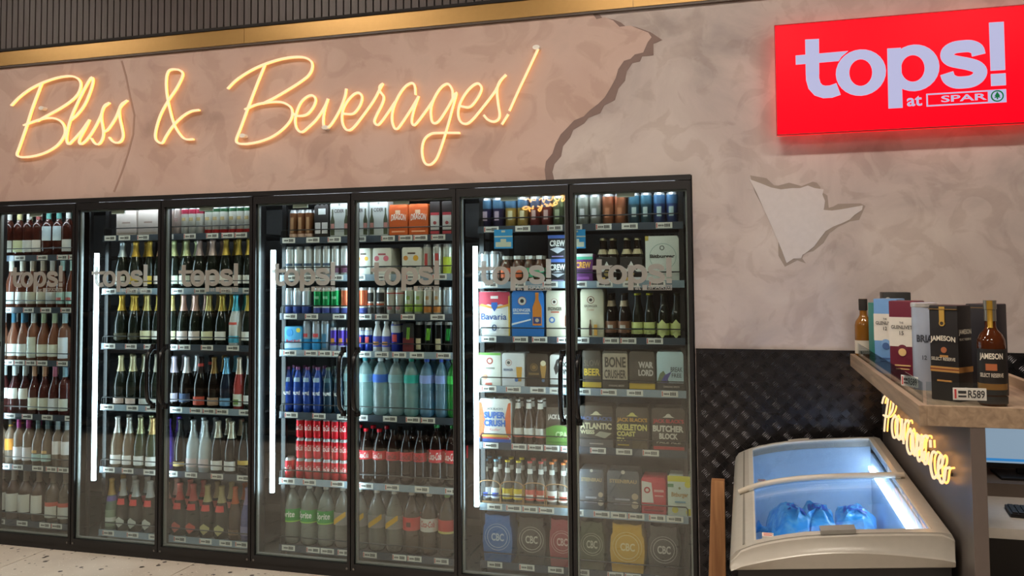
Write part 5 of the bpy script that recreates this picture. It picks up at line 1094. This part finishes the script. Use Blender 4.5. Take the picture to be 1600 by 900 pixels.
# whiskies on the tray
def tag3(x, y, z, face, parent_label, w=.07):
    t = thing('price_ticket', parent_label, 'price ticket', (x, y, z), face, 'price tickets on the acrylic guard')
    me = MB().box(0, w, -.001, .0005, 0, .034).mesh('card', M('#e4e2da', 'paper'), 0); link('card', me, t)
    mb = MB().box(.004, .009, -.0016, -.0008, .004, .03); link('stripe', mb.mesh('stripe', M('#c9484a', 'paper'), 0), t)
    mb = MB(); put_text(mb, 'R589', w*.45, w*.95, .006, .028, -.0016, 0, .02) if w > .06 else mb.box(w*.4, w*.9, -.0016, -.0008, .008, .026)
    mb.box(w*.16, w*.4, -.0016, -.0008, .008, .013).box(w*.16, w*.4, -.0016, -.0008, .018, .026); link('print', mb.mesh('print', M('#3a3a3a', 'paper'), 0), t)
def wbox(nm, label, x, y, w, d, h, base, decor, rz=0, cat='box', top=None):
    parts = make_pack(dict(h=h, d=d, base=base, decor=decor, caps=None, outline=[(0, 0), (1, 0), (1, 1), (0, 1)], kind='paint'), w, nm+label)
    t = thing(nm, label, cat, (x, y, ZT), rz, 'boxed spirits on the oak tray')
    for pn, me in parts: link(pn, me, t)
    return t
GV = lambda lo, bd, num: (R_(0, 1, .44, .80, '#dcd6cb'), C_(.5, .40, .2, lo), T_('THE', .42, .58, .72, .745, '#4a4644'), T_('GLENLIVET', .1, .92, .655, .70, '#4a4644', .02), T_(num, .42, .58, .58, .63, '#4a4644'), C_(.5, .37, .15, bd), R_(.2, .8, .20, .215, bd), R_(.25, .75, .16, .17, bd))
def base_at(px, py): return None
# rear bottle
V['whk'] = dict(t='lathe', shape='whk', desc='', body='#8a5a22', bkind='glass', bands=(('label', .04, .10, '#d8d0c0', 'paper', 150), ('stopper', .235, .287, '#2a2422', 'matt', 360)), texts=(), diamond=None)
SH['whk'] = [(0,0),(.035,0),(.038,.004),(.038,.165),(.034,.185),(.020,.205),(.0155,.215),(.0155,.235),(.0175,.236),(.0175,.285),(.0165,.288),(0,.288)]
p = at_y(1349, 500, -.07)
place(proto('whk'), 'whisky_bottle', 'amber whisky bottle with black stopper at the wall end of the tray', 'bottle', (p.x, -.07, ZT), 'spirits on the oak tray', -.35)
p = at_y(1390, 500, -.13); wbox('spirit_box', 'tall black box with round emblem at the back of the tray', p.x+.03, -.10, .115, .09, .318, '#2c2a2a', (C_(.18, .9, .09, '#b9b5ab'), C_(.18, .9, .05, '#2c2a2a')))
p = at_y(1373, 500, -.25); wbox('spirit_box', 'teal spirit box behind the light blue one', p.x+.02, -.22, .09, .09, .275, '#2f8a80', (R_(.05, .95, .1, .25, '#dfe0da'),), .25)
p = at_y(1390, 500, -.50); wbox('spirit_box', 'light blue and white whisky box on the oak tray', p.x, -.50, .092, .092, .30, '#6f9cd0', GV('#7fa8d8', '#3f5f94', '12'), -.5)
p = at_y(1417, 500, -.78); wbox('spirit_box', 'maroon and white whisky box with gold emblem', p.x, -.78, .094, .094, .30, '#6a1f33', GV('#6a1f33', '#d9b47a', '15'), -.55)
SH['tin'] = [(0,0),(.04,0),(.041,.002),(.041,.285),(.0425,.286),(.0425,.298),(.04,.30),(0,.30)]
V['tin'] = dict(t='lathe', shape='tin', desc='', body='#aab4c6', bkind='gloss', bands=(('lid', .284, .299, '#d9d6d2', 'foil', 360),), texts=(('BRIA', -.040, .012, .165, .19, '#3a3f4a', .03, 0), ('12', -.022, -.008, .105, .12, '#4a4f5a', .02, 0)), diamond=None)
p = at_y(1446, 550, -1.0)
place(proto('tin'), 'spirit_tin', 'pale grey cylindrical whisky tin beside the black box', 'tin', (p.x, -1.0, ZT), 'boxed spirits on the oak tray', .1)
JB = (R_(0, 1, .30, .355, '#b98a4a'), R_(0, 1, .322, .335, '#7a3a22'), T_('JAMESON', .06, .94, .60, .67, '#e0d9c9', .03, 0, .012), C_(.5, .53, .10, '#a8623c'), R_(.36, .64, .455, .475, '#b98a4a'), T_('SELECT RESERVE', .08, .92, .42, .455, '#cfc8b8', .02), R_(.38, .56, .82, .985, '#c09a44'), C_(.47, .81, .10, '#c09a44'), C_(.47, .81, .06, '#3a3026'), R_(.25, .75, .20, .215, '#b98a4a'), R_(0, 1, .955, .962, '#8a6a3a'))
p = at_y(1486, 550, -1.25)
jb1 = wbox('spirit_box', 'black whiskey box with gold seal and cream lettering, front of tray', p.x, -1.25, .092, .080, .30, '#242122', JB, -.72)
sd = MB(); put_text(sd, 'JAMESON', -.036, .036, .205, .225, 0, 0, .03); put_text(sd, 'SELECT RESERVE', -.033, .033, .19, .197, 0, 0, .02)
o = link('lettering', sd.mesh('side_lettering', M('#c9c2b2', 'paper'), 0), jb1, (.0470, 0, 0), (0, 0, math.pi/2))
link('print', MB().box(-.040, .040, -.0006, 0, .09, .107).mesh('side_band', M('#a8753c', 'paper'), 0), jb1, (.0466, 0, 0), (0, 0, math.pi/2))
p = at_y(1540, 550, -1.10); wbox('spirit_box', 'black whiskey box standing behind the whiskey bottle', p.x, -1.12, .092, .080, .30, '#27242a', (R_(0, 1, .955, .962, '#8a6a3a'),), -.72)
SH['jam'] = [(0,0),(.034,0),(.0385,.004),(.0385,.185),(.0375,.198),(.030,.215),(.019,.228),(.0150,.238),(.0145,.29),(.0165,.291),(.0165,.318),(0,.32)]
V['jam'] = dict(t='lathe', shape='jam', desc='', body='#4a2412', bkind='glass', bands=(('label', .035, .172, '#201d1c', 'paper', 200), ('label_band', .05, .068, '#c08a4a', 'foil', 202), ('capsule', .255, .319, '#8f8a80', 'foil', 360), ('seal', .235, .317, '#c49a3c', 'foil', 50), ('emblem', .108, .128, '#b5683f', 'paper', 44), ('foot_band', .008, .03, '#2a2422', 'paper', 200)),
    texts=(('JAMESON', -.034, .034, .137, .160, '#e6dfd0', .03, 0), ('SELECT RESERVE', -.034, .034, .088, .100, '#d8d0c0', .02, 0)), diamond=None)
p = at_y(1549, 550, -1.35)
place(proto('jam'), 'whiskey_bottle', 'amber whiskey bottle with black label at the front corner of the tray', 'bottle', (p.x, -1.35, ZT), 'spirits on the oak tray', -.28)
p = at_x(1412, 594, TX0+.022); tag3(TX0+.020, p.y+.03, p.z-.02, -.0+math.radians(-60), 'price ticket on the acrylic guard below the maroon box', .075)
p = at_y(1489, 620, -1.588); tag3(p.x, -1.588, TZ1+.012, 0, 'front price ticket on the acrylic guard beside the whiskey bottle', .085)
p = at_x(1338, 545, TX0+.022); tag3(TX0+.019, p.y+.0, p.z-.03, math.radians(-60), 'price ticket below the amber whisky bottle', .05)

# desk, monitor, keyboard behind the panel
dk = thing('desk', 'white till desk behind the dark counter panel', 'desk', (5.6, -.62, 0))
link('desk_top', MB().box(-.48, .9, -.40, .40, .715, .75).mesh('desk_top', M('#d9d2c8', 'gloss'), 30, .002), dk)
link('modesty_panel', MB().box(-.48, .9, .30, .32, 0, .715).mesh('modesty_panel', M('#2a2625', 'paint'), 0), dk)
link('leg', MB().box(.82, .86, -.38, .30, 0, .715).mesh('leg', M('#2a2625', 'paint'), 0), dk)
link('riser', MB().box(-.48, .9, .05, .34, .75, .80).mesh('riser', M('#6a5c52', 'paint'), 0), dk)
mn = thing('monitor', 'flat monitor showing a pale blue screen on the till desk', 'monitor', (5.56, -.45, .80))
link('casing', MB().box(-.27, .27, 0, .03, .035, .36).mesh('casing', BLACK, 30, .003), mn)
sc1 = link('screen', MB().box(-.262, .262, -.002, .001, .055, .350).mesh('screen', M('#a9c4dc', 'emit.55'), 0), mn)
link('title_bar', MB().box(-.262, .262, -.003, -.001, .315, .350).box(-.262, .262, -.003, -.001, .062, .072).mesh('title_bar', M('#3f9ae6', 'emit.6'), 0), sc1)
link('side_menu', MB().box(-.262, -.10, -.003, -.001, .19, .31).mesh('side_menu', M('#232d3a', 'emit.4'), 0), sc1)
link('icons', MB().box(-.20, -.16, -.004, -.003, .27, .29).box(-.20, -.17, -.004, -.003, .225, .24).box(-.20, -.15, -.004, -.003, .205, .21).mesh('icons', M('#d9e2ea', 'emit.6'), 0), sc1)
link('stand', MB().box(-.04, .04, .03, .05, .01, .2).box(-.12, .12, -.06, .1, 0, .01).mesh('stand', BLACK, 30, .002), mn)
kb = thing('keyboard', 'black keyboard on the white till desk', 'keyboard', (5.60, -.83, .751), -.12)
link('base', MB().box(-.22, .22, -.07, .07, 0, .012).mesh('base', M('#1c1b1c', 'paint'), 30, .003), kb)
key = MB().box(0, .0155, 0, .0155, .012, .017).mesh('key', M('#2b2a2b', 'paint'), 0)
for i in range(22):
    for j in range(6): link('key', key, kb, (-.212+.0193*i, -.062+.0205*j, 0))
pc = link('paper_tray', MB().box(5.45, 5.8, -.06, -.03, 1.05, 1.085).mesh('paper_tray', M('#d8d6d2', 'paper'), 0)); tag(pc, 'white ledge on the wall behind the monitor', 'ledge')
ch = thing('office_chair', 'black office chair back under the till desk', 'chair', (5.62, -1.25, 0))
link('seat', MB().lathe([(0, .42), (.2, .42), (.23, .45), (.2, .49), (0, .5)], 20).mesh('seat', M('#191819', 'matt'), 50), ch)
link('column', MB().lathe([(0, .06), (.03, .06), (.03, .42), (0, .42)], 12).mesh('column', BLACK, 40), ch)
for k in range(5):
    a = k*2*math.pi/5; link('leg', MB().box(0, .28, -.02, .02, .03, .06).mesh('leg', BLACK, 0), ch, (0, 0, 0), (0, 0, a))
    link('caster', MB().lathe([(0, 0), (.02, 0), (.02, .035), (0, .035)], 10).mesh('caster', BLACK, 40), ch, (.27*math.cos(a), .27*math.sin(a), 0))

# gondola behind the photographer's left: only seen mirrored in the cooler glass
gd = thing('gondola_shelf', 'dark gondola shelf across the aisle, seen only mirrored in the cooler glass', 'shelf', (-.6, -3.6, 0))
link('back_panel', MB().box(-2.6, 2.6, -.02, .02, 0, 1.7).mesh('back_panel', M('#221e1c', 'matt'), 0), gd)
for z in (.12, .5, .88, 1.26, 1.64): link('shelf', MB().box(-2.6, 2.6, .02, .38, z-.03, z).mesh('shelf', M('#4a3a2e', 'matt'), 0), gd)
